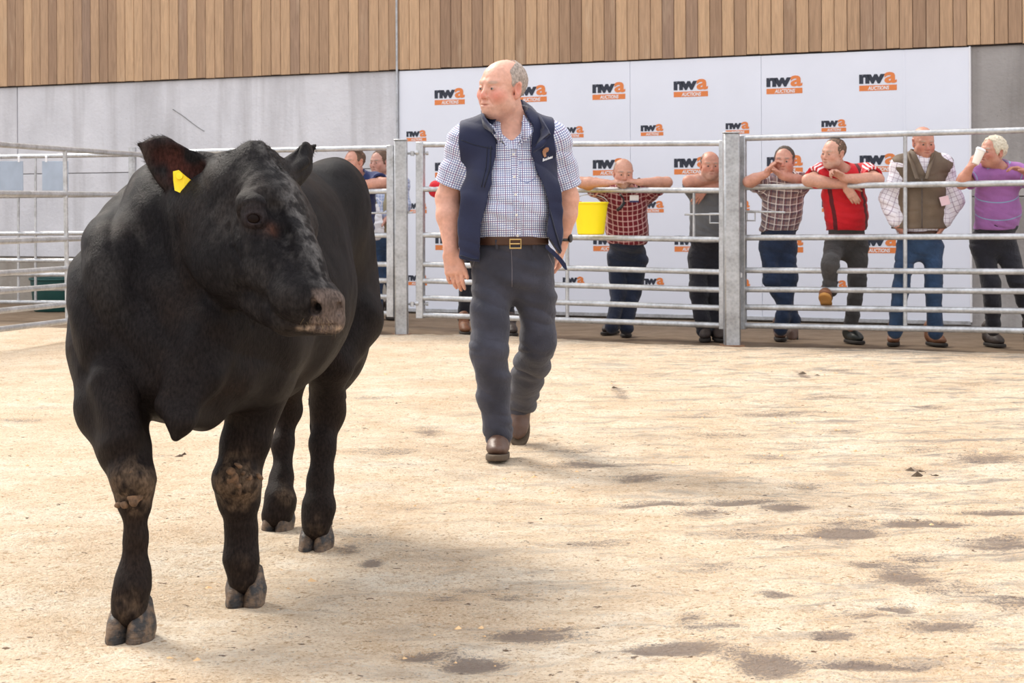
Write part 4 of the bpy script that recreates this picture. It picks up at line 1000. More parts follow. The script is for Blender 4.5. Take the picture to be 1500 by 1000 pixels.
    top = np.clip(1 - np.abs(q[:, 0:1]) / .06, 0, 1) * np.clip(q[:, 1:2] * 12 + .8, 0, 1) * hd[:, None] * np.clip(.25 + 1.5 * nf, 0, 1) * .6; col = col * (1 - top) + np.array((.16, .15, .145)) * top
    qp = (V - c_) @ PM; sx_px = F_PX * V[:, 0] / V[:, 1] + 750; sy_px = HOR - F_PX * (V[:, 2] - CAM_H) / V[:, 1]
    mz = (np.clip((qp[:, 1] - .022) / .012, 0, 1) * np.clip((.062 - np.abs(qp[:, 2])) / .01, 0, 1) * np.clip((.055 - np.abs(qp[:, 0])) / .012, 0, 1))[:, None]
    col = col * (1 - mz) + np.array((.105, .078, .066)) * (1 + .25 * nf) * mz
    lipz = P(470, 481, c_[1] - .05)[2]
    lip = (np.exp(-((V[:, 2] - lipz) / .0055) ** 2) * (np.abs(q[:, 0]) < .12) * (q[:, 2] > .36) * np.clip((V[:, 0] - P(428, 480, 4.86)[0]) / .03, 0, 1) * (V[:, 1] < 5.0))[:, None]; lip = lip * np.clip(.5 + fbm(V * 60, 2)[:, None], 0, 1)
    col = col * (1 - lip * .85) + np.array((.50, .37, .27)) * lip * .85
    nr = np.linalg.norm(V - nos, axis=1)[:, None]; k_ = np.clip(1.6 - nr / .0145, 0, 1); col = col * (1 - k_) + np.array((.003, .003, .004)) * k_
    rr = np.linalg.norm(V - ec0, axis=1)[:, None]; k_ = np.exp(-(rr / .030) ** 2) * .7; col = col * (1 - k_) + np.array((.045, .032, .034)) * k_
    rr = np.linalg.norm(V - sp_red, axis=1)[:, None]; k_ = np.exp(-(rr / .018) ** 2) * .8; col = col * (1 - k_) + np.array((.13, .055, .035)) * k_
    rr = np.linalg.norm(V - sp_cre, axis=1)[:, None]; k_ = np.exp(-(rr / .045) ** 2) * .6; col = col * (1 - k_) + np.array((.006, .006, .007)) * k_
    qe = (V - ec) @ EM; ins = (np.exp(-((qe[:, 0] / .085) ** 2 + (qe[:, 1] / .05) ** 2)) * (qe[:, 2] > -.004) * (qe[:, 2] < .03))[:, None] * np.clip(.45 + .9 * fbm(V * 24, 2)[:, None], 0, 1); col = col * (1 - ins) + np.array((.050, .016, .012)) * ins
    mud = np.clip(.40 - V[:, 2:3], 0, .4) * .3 + .0 * nz
    legm = np.clip((.62 - V[:, 2:3]) * 4, 0, 1)
    for c, r_, st in ((P(196, 712, 5.02), .060, 1.2), (P(348, 706, 5.43), .070, 1.2), (P(425, 715, 6.7), .05, .6), (P(190, 900, 4.95), .06, .6), (P(355, 855, 5.4), .05, .6), (P(465, 785, 6.2), .07, .8), (P(405, 765, 6.6), .06, .7), (P(354, 825, 5.4), .04, .5)):
        dd = np.linalg.norm(V - c, axis=1)[:, None]; k_ = np.clip(1.5 - dd / r_ + 1.1 * fbm(V * 38, 3)[:, None], 0, 1) * np.clip(1.6 - dd / r_, 0, 1) * st; k_ = np.clip(k_, 0, .9) * legm
        V = V + normals(V, F) * (k_ * .004); col = col * (1 - k_) + np.array((.115, .078, .052)) * (1 + .5 * nf) * k_
    m, nt, b = newmat('black_hide', .5, 0, .07)
    at = nt.nodes.new('ShaderNodeAttribute'); at.attribute_name = 'Col'; co = coords(nt)
    lk(nt, mix(nt, 1.0, at.outputs[0], ramp(nt, noise(nt, coords(nt, (1, 1, .4)), 160, 3), [(.3, .55), (.7, 1.6)]), 'MULTIPLY'), b.inputs['Base Color'])
    bump(nt, b, noise(nt, coords(nt, (1, 1, .3)), 220, 4, .7), .0035); 
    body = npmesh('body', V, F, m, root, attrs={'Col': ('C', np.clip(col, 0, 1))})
    # ------- short coat as fine tapered hairs
    rs = np.random.RandomState(3); N_ = normals(V, F); fc = V[F].mean(1); fn_ = N_[F].mean(1); area = np.linalg.norm(np.cross(V[F[:, 2]] - V[F[:, 0]], V[F[:, 3]] - V[F[:, 1]]), axis=1)
    vis = np.einsum('ij,ij->i', fn_, np.array([0, 0, CAM_H]) - fc) > -.9 * np.linalg.norm(fc, axis=1) * .5
    fq = (fc - H0) @ M; w = area * vis * (1 + 5 * (np.linalg.norm(fq - np.array([0, 0, -.02]), axis=1) < .115) + 1.2 * (np.linalg.norm(fq - np.array([0, -.06, .2]), axis=1) < .3)); nh = 170000; idx = rs.choice(len(F), nh, p=w / w.sum()); uv = rs.rand(nh, 2)
    Q = V[F[idx]]; base = (Q[:, 0] * (1 - uv[:, :1]) + Q[:, 1] * uv[:, :1]) * (1 - uv[:, 1:]) + (Q[:, 3] * (1 - uv[:, :1]) + Q[:, 2] * uv[:, :1]) * uv[:, 1:]
    nn = fn_[idx]; qq = (base - H0) @ M; hh = np.exp(-(((qq - np.array([0, -.05, .22])) / np.array([.16, .16, .32])) ** 2).sum(1) ** 2)
    flow = np.tile(np.array([0, .35, -1.0]), (nh, 1)) * (1 - hh[:, None]) + hh[:, None] * (a * .9 + np.sign(qq[:, :1]) * l * .25)
    flow += .35 * rs.randn(nh, 3); flow -= nn * np.einsum('ij,ij->i', flow, nn)[:, None]; flow /= np.linalg.norm(flow, axis=1)[:, None] + 1e-6
    ln = .010 + .006 * rs.rand(nh); lift = np.full(nh, .28)
    qp = (base - c_) @ PM; muz = (qp[:, 1] > .018) & (np.abs(qp[:, 2]) < .07) & (np.abs(qp[:, 0]) < .06); ln[muz] = .0003; ln[np.linalg.norm(base - ec0, axis=1) < .03] = .002
    poll = np.linalg.norm(qq - np.array([0, .0, -.02]), axis=1) < .115; ln[poll] = .016 + .020 * rs.rand(poll.sum()); lift[poll] = .7; flow[poll] += .8 * rs.randn(poll.sum(), 3)
    qe = (base - ec) @ EM; rim = (np.abs(qe[:, 2]) < .05) & (np.abs(np.sqrt((qe[:, 0] / .112) ** 2 + (qe[:, 1] / .072) ** 2) - 1) < .22); ln[rim] = .016 + .018 * rs.rand(rim.sum()); lift[rim] = .55
    flow[rim] = (ea[None] * (qe[rim, :1] / .112) + ew[None] * (qe[rim, 1:2] / .072) + .5 * ea[None]); flow /= np.linalg.norm(flow, axis=1)[:, None]
    legz = base[:, 2] < .6; ln[legz] *= .8; ln[base[:, 2] < .08] *= .3
    tip = base + flow * ln[:, None] + nn * (ln * lift)[:, None]; midp = base + flow * (ln * .5)[:, None] + nn * (ln * lift * .62)[:, None]
    view = base - np.array([0, 0, CAM_H]); sd = np.cross(flow, nn) + .25 * rs.randn(nh, 3); sd /= np.linalg.norm(sd, axis=1)[:, None]; wd = .00055
    HV = np.stack([base - sd * wd, base + sd * wd, midp + sd * wd * .8, midp - sd * wd * .8, tip], 1).reshape(-1, 3)
    b0 = np.arange(nh) * 5; tri = np.concatenate([np.stack([b0, b0 + 1, b0 + 2], 1), np.stack([b0, b0 + 2, b0 + 3], 1), np.stack([b0 + 3, b0 + 2, b0 + 4], 1)])
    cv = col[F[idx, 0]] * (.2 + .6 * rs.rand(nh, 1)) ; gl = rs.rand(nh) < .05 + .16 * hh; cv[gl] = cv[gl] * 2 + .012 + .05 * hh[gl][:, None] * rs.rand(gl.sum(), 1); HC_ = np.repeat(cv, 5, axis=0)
    mh, nt, b = newmat('coat_hair', .4, 0, .12); at = nt.nodes.new('ShaderNodeAttribute'); at.attribute_name = 'Col'; lk(nt, at.outputs[0], b.inputs['Base Color'])
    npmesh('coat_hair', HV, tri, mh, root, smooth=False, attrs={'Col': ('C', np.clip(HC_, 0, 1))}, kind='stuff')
    # ------- eyes
    me_, nt, b = newmat('wet_dark_eye', .08, 0, .06); b.inputs['Base Color'].default_value = (.010, .006, .005, 1)
    far = T(-.118, -.02, .19)
    for c, ax_ in ((eyc, ln_), (far, -l)):
        mb = MB(); mb.lathe(c, [(.0205 * math.sin(t), -.0205 * math.cos(t)) for t in np.linspace(0.01, math.pi - .01, 20)], 24, ax=ax_); mb.build('eye', me_, root, True, label='dark glossy eye')
    # ------- hooves: two claws each
    mhf, nt, b = newmat('horn_hoof', .6, 0, .4); co = coords(nt); lk(nt, mix(nt, ramp(nt, noise(nt, co, 30, 4, .6), [(.42, 0.0), (.62, .85)]), srgb(46, 44, 44), srgb(116, 94, 74)), b.inputs['Base Color']); bump(nt, b, noise(nt, coords(nt, (1, 1, 5)), 30, 4), .004)
    for (x, y, Yh, dx, sc) in ((184, 948, 4.965, -.10, 1.0), (355, 893, 5.43, .0, .92), (460, 815, 6.25, -.12, .90), (404, 783, 6.68, -.18, .88)):
        g = G(x, y); g = A(g[0], g[1] + .062, 0); f = nrm(A(dx, -1, 0)); sx = A(-f[1], f[0], 0) * -1; Mh = np.stack([sx, f, A(0, 0, 1)], 1); hv = empty('hoof', g); hv.parent = root; hv.location = Vector(g - np.array(WORLD(root)))
        for s in (-1, 1):
            ctr = g + sx * s * .0275 * sc
            cl = [(el(ctr + f * .006, A(.034, .068, .095) * sc, Mh), .02, 0), (rc(ctr - f * .02 + A(0, 0, .05), ctr - f * .03 + A(0, 0, .10), .032 * sc, .024 * sc), .03, 0)]
            zt = .098 * sc
            def top(x_, y_, z_, ctr=ctr, zt=zt): fy = (x_ - ctr[0]) * f[0] + (y_ - ctr[1]) * f[1]; return z_ - (zt - fy * .55)
            Vh, Fh = solid(cl, .0045, cuts=[lambda x_, y_, z_: .001 - z_ + 0 * x_ + 0 * y_, top]); Vh = noise_disp(Vh, Fh, .0016, 30); npmesh('claw', Vh, Fh, mhf, hv)
    # ------- dried mud clots on the knees
    mm = simple('dried_mud', srgb(104, 80, 60), .95, 0, .6, 60, .004, 60); rn = random.Random(4)
    for cx, cy, Yc, nm, sx_, sy_ in ((192, 724, 5.005, 15, 15, 20), (349, 702, 5.415, 18, 20, 15)):
        prm = []
        for i in range(nm):
            c = P(cx + rn.gauss(0, sx_ * .62), cy + rn.gauss(0, sy_ * .6), Yc + rn.uniform(-.004, .022)); prm.append((el(c, A(rn.uniform(.005, .014), .010, rn.uniform(.005, .013)), tz(rn.uniform(-60, 60))), .006, 0))
        Vm, Fm = solid(prm, .0028); Vm = noise_disp(Vm, Fm, .0025, 70); npmesh('mud_clot', Vm, Fm, mm, root, label='dried brown mud on the knee')
    # ------- ear tag
    tagm = simple('ear_tag_yellow', srgb(248, 216, 20), .45, 0, .06, 30); c0 = P(270, 268, 5.165)
    o2 = [P(x, y, 5.165 + dy) for x, y, dy in ((253.5, 251, .0), (262, 249, 0), (270, 256, 0), (279, 263, .0), (287, 271, .01), (285.5, 283, .01), (284, 291.5, .01), (270, 285, .0), (256, 279, -.005), (254, 265, 0))]
    nv = nrm(np.cross(o2[3] - o2[0], o2[8] - o2[0])); nv = nv if nv[1] < 0 else -nv; k = len(o2); mb = MB()
    mb._add([q_ + nv * .0015 for q_ in o2] + [q_ - nv * .0015 for q_ in o2], [tuple(range(k)), tuple(range(2 * k - 1, k - 1, -1))] + [(i, (i + 1) % k, (i + 1) % k + k, i + k) for i in range(k)])
    tg = mb.build('ear_tag', tagm, root, label='yellow plastic ear tag')
    mb = MB(); mb.lathe(P(263, 258, 5.160), [(0, 0), (.010, 0), (.009, .004), (0, .005)], 14, ax=nv); mb.build('tag_stud', tagm, tg, 'auto')
    # ------- whiskers
    mb = MB(); rn = random.Random(8)
    for i in range(26):
        s = rn.choice((-1, 1)); b_ = sp(rn.uniform(440, 498), rn.uniform(462, 480), .001); dv = nrm(A(rn.uniform(-.4, 1), rn.uniform(-.8, 0), rn.uniform(-1, -.1))); L_ = rn.uniform(.01, .028)
        mb.tube([b_, b_ + dv * L_ * .6, b_ + dv * L_ + A(0, 0, -.006)], [.0003, .0002, .0001], 3)
    mb.build('whiskers', simple('pale_whisker', srgb(150, 126, 96), .6), root, kind='stuff')
    # ------- tail hanging behind
    pr = [(rc((-.74, 6.95, 1.20), (-.73, 7.0, 1.05), .04, .028), .03, 0), (rc((-.73, 7.0, 1.05), (-.72, 7.0, .60), .028, .018), .03, 0), (rc((-.72, 7.0, .60), (-.72, 6.98, .32), .035, .02), .03, 0)]
    Vt, Ft = solid(pr, .008); npmesh('tail', noise_disp(Vt, Ft, .004, 30), Ft, m, root, attrs={'Col': ('C', np.tile(blk, (len(Vt), 1)))})
    return root
build_bull()
# ------------------------------------------------------------------ the walking man
def build_handler():
    Y0 = 8.5; p = lambda x, y, dy=0.0: P(x, y, Y0 + dy)
    white = srgb(226, 229, 238)
    M_TATT = cloth('small_check_shirt', white, [(0, .0098, .36, .1, srgb(62, 78, 140), .72, None), (1, .0098, .36, .2, srgb(62, 78, 140), .72, None), (0, .0392, .09, .3, srgb(120, 60, 100), .5, None), (1, .0392, .09, .3, srgb(120, 60, 100), .5, None)], bmp=.0012, wr=.8)
    M_DENIM = cloth('charcoal_denim', srgb(58, 59, 70), [], var=.30, bmp=.0018, wr=.8)
    M_NAVY = cloth('navy_softshell', srgb(30, 35, 62), [], rough=.7, var=.12, bmp=.0006, wr=.6)
    M_NAVYL = cloth('navy_lining', srgb(28, 32, 48), [], rough=.8)
    hR = rot(43, 1, 3); hc = p(735, 131, -.01); hs = 1.09
    N_ = p(747, 184, .05); SL = p(685, 208, .05); SR = p(806, 207, .06); PC = p(750, 374, .03)
    EL, WL = p(656, 290, .08), p(661, 368, .0); ER, WR = p(830, 290, .14), p(822, 358, .18)
    handL = hand_prims(WL, A(.13, -.12, -1), A(.2, .9, .1), A(1, -.25, .05), curl=(.30, .42, .35), tb=.35, sc=1.04, thumb=A(.42, -.2, -.85), fcurl=[(.15, .3, .2), (.28, .4, .3), (.34, .45, .3), (.4, .5, .35)])
    handR = hand_prims(WR, A(-.1, .25, -1), A(-.9, .1, 0), A(0, -1, 0), curl=(.6, .7, .5), sc=1.0)
    ankL = A(P(732, 600, 8.62)[0], 8.64, .012); ankR = A(P(762, 600, 9.2)[0], 9.25, .20)
    fR = nrm(A(-.03, -.66, -.74))
    legs = [(p(722, 392, .04), p(716, 512, -.02), p(731, 640, .08)), (p(781, 392, .04), p(788, 500, .12), P(763, 590, 9.12))]
    face = dict(tone=(.63, .335, .245), ruddy=.8, brow=(.40, .28, .22), stub=.12, stubc=(.62, .52, .48))
    hair = dict(mat=M_GREYHAIR, th=.0055, front=-.022, low=-.05, bald=((0, -.055, .095), (.068, .115, .085)), rough=.0018, label='short grey hair around the bald crown')
    def extra(root, M, at):
        # ---- belt buckle and loops
        mb = MB(); c = p(755, 357, -.178)
        mb.tube([c + A(x_, 0, z_) for x_, z_ in ((-.024, -.019), (.024, -.019), (.024, .019), (-.024, .019))], .0042, 8, closed=True); mb.tube([c + A(-.024, -.002, 0), c + A(.02, -.004, 0)], .003, 6)
        mb.build('buckle', M_BUCKLE, root, 'auto', label='brass belt buckle')
        # ---- body warmer
        tp, M2, at2 = torso_prims(N_, SL, SR, PC, *TOR); pr = [q for q in tp]
        pr.append((el(p(750, 355, .02), (.20, .155, .14)), .08, 0)); pr.append((rc(p(690, 392, .0), p(690, 300, .0), .07, .06), .06, 0)); pr.append((rc(p(812, 375, .04), p(812, 290, .02), .055, .06), .06, 0))
        arms_sub = [(rc(SL + nrm(EL - SL) * -.02 + A(-.052, 0, 0), EL + A(-.035, 0, 0), .072, .066), .012, 1), (rc(SR + nrm(ER - SR) * -.02 + A(.052, 0, 0), ER + A(.035, 0, 0), .072, .066), .012, 1)]
        cv = lambda pts: zip(*sorted((p(x, y)[2], p(x, y)[0]) for x, y in pts))
        lz, lxx = cv(((734, 160), (722, 185), (728, 209), (727, 225), (720.5, 268), (715.5, 294), (707, 327), (705, 354), (704, 395)))
        rz, rxx = cv(((766, 160), (780, 185), (777, 212), (778, 228), (786.5, 255), (796, 275), (803, 301), (801.5, 327), (798, 350), (811, 374), (818, 395)))
        az, axx = cv(((676, 160), (671.5, 179), (671, 202), (676, 255), (674, 284), (669, 321), (670, 357), (675, 385)))
        bz_, bxx = cv(((808, 160), (811, 174), (813, 195), (818, 255), (824, 284), (826, 334), (822, 372)))
        yc = Y0 + .05
        def opening(x, y, z):
            zf = z + 0 * x; l = np.interp(z, lz, lxx).astype(np.float32); r = np.interp(z, rz, rxx).astype(np.float32)
            return np.minimum(np.minimum(x - l, r - x), yc - y) 
        sides = lambda x, y, z: np.maximum(np.interp(z, az, axx).astype(np.float32) - x, x - np.interp(z, bz_, bxx).astype(np.float32)) + 0 * y
        hemf = lambda x, y, z: (np.interp(x, [p(660, 0)[0], p(706, 0)[0], p(708, 0)[0], p(800, 0)[0], p(818, 0)[0], p(842, 0)[0]], [p(0, 379)[2], p(0, 388)[2], p(0, 388)[2], p(0, 352)[2], p(0, 376)[2], p(0, 372)[2]]).astype(np.float32) - z + 0 * y)
        inner = [(q[0], q[1], q[2]) for q in pr]
        lo, hi = bbox(pr, .06); vox = .0055
        S = SDF(axis(lo[0], hi[0], vox), axis(lo[1], hi[1], vox), axis(lo[2], hi[2], vox))
        for q, k, mo in pr: S.put(q, k, mo, .030)
        nk = (rc(N_ + A(0, -.02, -.02), N_ + A(0, -.03, .2), .075, .085), .01, 1); S.put(nk[0], nk[1], 1)
        S.cut(opening); S.cut(hemf); S.cut(sides)
        V, F = S.mesh(); V = relax(V, F, 2, .4)
        V = folds(V, F, .010, (.5, 0, 1), 6, seed=2.0)
        vest = npmesh('body_warmer', V, F, M_NAVY, root, label='open navy body warmer')
        # edge trims with zip, hem band, yoke seam, chest pocket zip: raised cords following the surface
        from mathutils.bvhtree import BVHTree
        bv = BVHTree.FromPolygons([Vector(v) for v in V], [tuple(f) for f in F])
        def drape(pts, lift=.0):
            out = []
            for x, y in pts:
                a = p(x, y, -.9); o = np.array([0, 0, CAM_H]); d = nrm(a - o); h = bv.ray_cast(Vector(o), Vector(d))
                if h[0] is not None: out.append(np.array(h[0]) - d * lift)
            return out
        def cord(pts, r, name, mat, lift=.001, n=14):
            xs = np.array(pts, float); t = np.linspace(0, len(xs) - 1, n * (len(xs) - 1) // 2 + 2); q = [(np.interp(u, range(len(xs)), xs[:, 0]), np.interp(u, range(len(xs)), xs[:, 1])) for u in t]
            dd = drape(q, lift)
            if len(dd) > 2: mb = MB(); mb.tube(dd, r, 6); return mb.build(name, mat, vest, True)
        cord([(725, 196), (728, 215), (731, 232), (725, 262), (716, 300), (708, 345), (703, 385)], .0045, 'zip', M_NAVYL)
        cord([(676, 205), (695, 212), (722, 218)], .002, 'seam', M_NAVYL); pass
        cord([(719, 214), (718, 245), (709, 274)], .0035, 'pocket_zip', M_NAVYL); cord([(714, 214), (712, 245), (705, 274)], .002, 'seam', M_NAVYL)
        cord([(672, 373), (690, 379), (705, 381)], .003, 'seam', M_NAVYL); cord([(673, 377), (690, 383), (704, 385)], .002, 'seam', M_NAVYL)
        cord([(788, 255), (800, 290), (812, 335), (822, 368)], .0045, 'zip', M_NAVYL)
        # standing collar, spread open
        mb = MB()
        Lb = [p(725, 196, -.125), p(716, 190, -.10), p(708, 186, -.02), p(712, 178, .09), p(738, 170, .165), p(766, 176, .15), p(784, 186, .09), p(792, 198, .0), p(787, 212, -.10), p(783, 216, -.13)]
        Lt = [p(722, 190, -.14), p(709, 172, -.13), p(706, 162, -.02), p(714, 154, .10), p(740, 146, .18), p(765, 146, .16), p(778, 156, .10), p(792, 172, -.02), p(803, 190, -.12), p(806, 196, -.14)]
        mb.ribbon(Lb, Lt, .010); co_ = mb.build('collar', M_NAVY, vest, True)
        mb = MB(); ri = [b_ * .2 + t_ * .8 + A(0, 0, .0) for b_, t_ in zip(Lb, Lt)]; 
        # right lapel folded back
        mb.ribbon([p(787, 212, -.135), p(797, 202, -.13), p(805, 193, -.12)], [p(781, 223, -.15), p(796, 214, -.14), p(806, 200, -.12)], .008); mb.build('lapel', M_NAVY, vest, True)
        # chest emblem: small brown bull's head over a white line of lettering
        def flatpx(pts, faces, name, mats, mi, lift, label):
            v = []
            for x, y in pts:
                h = drape([(x, y)], lift); v.append(h[0] if h else p(x, y, -.17))
            npmesh(name, np.array(v), faces, mats, vest, smooth=False, mi=mi, label=label)
        em = [(794.5, 222), (796, 218.5), (800, 215.8), (803.5, 216), (804.3, 219), (803, 222), (800.5, 223), (799.6, 225), (800.4, 229), (797.5, 230.5), (795.6, 227)]
        flatpx(em + [(798.6, 221)], [(i, (i + 1) % len(em), len(em)) for i in range(len(em))], 'emblem', simple('emblem_brown', srgb(164, 118, 88), .8), None, .007, 'brown animal head emblem')
        v, f = text_mesh('Bouckeau', 1.0, .03, 1.0, .1); v = fit(v, -7.2, 7.4, -2.0, 2.4)
        flatpx([(802.2 + a_[0], 232 - a_[1] - a_[0] * .36) for a_ in v], f, 'lettering', M_WHITEINK, None, .007, 'white embroidered lettering')
        # ---- shirt details
        shirt = [o for o in root.children if o.name.startswith('shirt')][0]
        sv = np.array([q.co[:] for q in shirt.data.vertices]) + np.array(WORLD(shirt)); bs = BVHTree.FromPolygons([Vector(v) for v in sv], [tuple(f.vertices) for f in shirt.data.polygons])
        def dr2(x, y, lift=.0015):
            a = p(x, y, -.9); o = np.array([0, 0, CAM_H]); d = nrm(a - o); h = bs.ray_cast(Vector(o), Vector(d)); return np.array(h[0]) - d * lift if h[0] is not None else None
        mb = MB(); a_ = [dr2(747 + (y - 215) * .055, y) for y in range(218, 352, 6)]; b_ = [dr2(757 + (y - 215) * .05, y) for y in range(218, 352, 6)]
        ok = [(u, v) for u, v in zip(a_, b_) if u is not None and v is not None]
        mb.ribbon([u for u, v in ok], [v for u, v in ok], .003); pk = mb.build('placket', M_TATT, shirt, True)
        at_ = pk.data.attributes.new('pat', 'FLOAT_VECTOR', 'POINT'); v = np.array([q.co[:] for q in pk.data.vertices], np.float32); at_.data.foreach_set('vector', v[:, [0, 2, 1]].ravel())
        for y in (226, 259, 285, 315, 345):
            q = dr2(751.5 + (y - 215) * .052, y, .004)
            if q is not None: mb = MB(); mb.lathe(q, [(0, .0), (.0055, .0), (.006, .001), (.0055, .0025), (0, .0015)], 12, ax=(0, -1, 0)); mb.build('button', M_BUTTON, shirt, 'auto')
        # patch pocket
        mb = MB(); q = [dr2(x, y, .001) for x, y in ((762, 238), (783, 236), (783, 262), (772, 268), (762, 264))]
        if all(v is not None for v in q): mb.tube(q, .0014, 5, closed=True); mb.build('pocket_seam', M_TATT, shirt)
        # shirt collar
        mb = MB()
        base = [p(742, 215, -.105), p(733, 203, -.10), p(722, 190, -.03), p(724, 180, .08), p(744, 174, .13), p(764, 178, .10), p(771, 186, .02), p(768, 198, -.06), p(757, 214, -.11)]
        topc = [p(737, 206, -.115), p(726, 190, -.105), p(715, 180, -.03), p(720, 166, .08), p(744, 158, .135), p(766, 160, .11), p(768, 168, .02), p(775, 182, -.07), p(779, 196, -.12)]
        mb.ribbon(base, topc, .004)
        mb.ribbon([p(767, 168, -.04), p(774, 182, -.085), p(780, 194, -.115)], [p(764, 196, -.07), p(766, 202, -.10), p(770, 206, -.125)], .005)
        mb.ribbon([p(716, 180, -.06), p(722, 184, -.10), p(733, 198, -.12)], [p(719, 191, -.07), p(727, 203, -.12), p(741, 213, -.122)], .005)
        sc_ = mb.build('collar', M_TATT, shirt, True); at_ = sc_.data.attributes.new('pat', 'FLOAT_VECTOR', 'POINT'); v = np.array([q.co[:] for q in sc_.data.vertices], np.float32); at_.data.foreach_set('vector', v[:, [0, 2, 1]].ravel())
        # ---- fly seam and pocket lines on the trousers
        trs = [o for o in root.children if o.name.startswith('trousers')][0]
        tv = np.array([q.co[:] for q in trs.data.vertices]) + np.array(WORLD(trs)); bt = BVHTree.FromPolygons([Vector(v) for v in tv], [tuple(f.vertices) for f in trs.data.polygons])
        def dr3(x, y, lift=.0008):
            a = p(x, y, -.9); o = np.array([0, 0, CAM_H]); d = nrm(a - o); h = bt.ray_cast(Vector(o), Vector(d)); return np.array(h[0]) - d * lift if h[0] is not None else None
        Ms = simple('denim_seam', srgb(112, 108, 116), .8)
        for pts in ([(749, 366), (750, 390), (750, 420)], [(700, 372), (694, 385), (691, 400)], [(803, 372), (810, 388), (812, 400)]):
            xs = np.array(pts, float); q = [dr3(np.interp(u, range(len(xs)), xs[:, 0]), np.interp(u, range(len(xs)), xs[:, 1])) for u in np.linspace(0, len(xs) - 1, 12)]
            q = [v for v in q if v is not None]
            if len(q) > 2: mb = MB(); mb.tube(q, .0016, 5); mb.build('seam', Ms, trs, True)
        for x in (727, 781):
            q0, q1 = dr3(x, 352, .004), dr3(x + 1, 365, .004)
            if q0 is not None and q1 is not None: mb = MB(); mb.box((q0 + q1) / 2 + A(0, -.006, .002), (.006, 0, 0), (0, .003, 0), (q1 - q0) / 2 * 1.1, 0, .001); mb.build('belt_loop', M_DENIM, trs)
        # loose end of the waist strap hanging at the side, watch
        mb = MB(); mb.ribbon([p(800, 358, -.13), p(811, 366, -.15), p(822, 377, -.15), p(829, 386, -.15), p(831, 395, -.15)], [p(799, 363, -.13), p(807, 371, -.15), p(818, 382, -.15), p(825, 392, -.15), p(828, 395, -.15)], .004); mb.build('strap', M_NAVY, root)
        mb = MB(); d = nrm(WR - ER); c = WR - d * .03; u = nrm(np.cross(d, (0, 1, 0))); w_ = np.cross(d, u)
        mb.tube([c + (u * math.cos(a) + w_ * math.sin(a)) * .034 for a in np.linspace(0, 2 * math.pi, 21)[:-1]], .008, 6, closed=True); mb.lathe(c + A(.034, -.012, 0), [(0, 0), (.02, 0), (.021, .006), (.017, .010), (0, .010)], 16, ax=(1, -.35, 0)); mb.build('watch', M_BLACK, root, 'auto', label='black wristwatch')
    TOR = (.178, .118, .168, .150, .160, .118, .03)
    globals()['TOR'] = TOR
    r = person('bald man in navy body warmer and small-check shirt walking across the sawdust ring', None, Y0, hc, hR, hs, N_, SL, SR, PC, TOR,
        [(EL, WL, handL), (ER, WR, handR)], legs, hair, None, dict(top=M_TATT, trousers=M_DENIM, belt=M_BELT), sleeve=.80, hem_z=p(0, 353)[2], belt_z=p(0, 352)[2],
        face=face, look=(-.35, -1, .02), vox=.0055, hvox=.0026, extra=extra, tfold=1.4, sw=.074, thigh=(.098, .082), calf=(.082, .072), arm_r=(.058, .054, .031), neck_r=.068, fold=.0105, vneck=[(rc(p(750, 186, -.07), p(757, 214, -.125), .058, .012), .006, 1)],
        trouser_hem=(.02, .0), loc=(P(745, 0, 8.7)[0], 8.7, 0),
        feet=[dict(a=(ankL, A(-.06, -1, .06), M_BOOTBR, M_SOLE), k=dict(vox=.0045, shaft=.08, sc=1.02, L=.29)), dict(a=(ankR, fR, M_BOOTBR, M_SOLE), k=dict(vox=.0045, sc=1.02, L=.29, shaft_top=P(763, 590, 9.12)))])
    return r
build_handler()
# ------------------------------------------------------------------ men at the fence
def FY(x): return float(np.interp(x, [236, 573, 616, 1058, 1088, 1497, 1620], [17.95, 16.93, 16.85, 15.62, 15.47, 14.45, 14.16]))
GRP = 'men watching from behind the ring fence'
def fist(w, d, pn, t, sc=.95, curl=(.75, 1.2, .8)): return hand_prims(w, A(*d), A(*pn), A(*t), curl=curl, sc=sc, tb=.6)
def limp(w, d, pn, t, sc=.95, curl=(.25, .3, .25)): return hand_prims(w, A(*d), A(*pn), A(*t), curl=curl, sc=sc)
def ft(x, y, Yf, toe, mat, **k):
    """flat foot: heel placed so that the shoe seen at x, y stands on the ground"""
    g = G(x, y); d = nrm(A(*toe)); return dict(a=(A(g[0], Yf if Yf else g[1], .004) - d * .13, d, mat, M_SOLED), k=dict(dict(vox=.007, shaft=.06), **k))
JEANS = cloth('blue_jeans', srgb(48, 70, 100), [], var=.3, bmp=.0025, wr=1.3); DKJEANS = cloth('dark_jeans', srgb(34, 42, 62), [], var=.25, bmp=.0025, wr=1.3)
BLACKT = cloth('black_trousers', srgb(36, 36, 44), [], var=.25, bmp=.0025, wr=1.3); GREYT = cloth('grey_work_trousers', srgb(66, 64, 64), [], var=.3, bmp=.0025, wr=1.3)

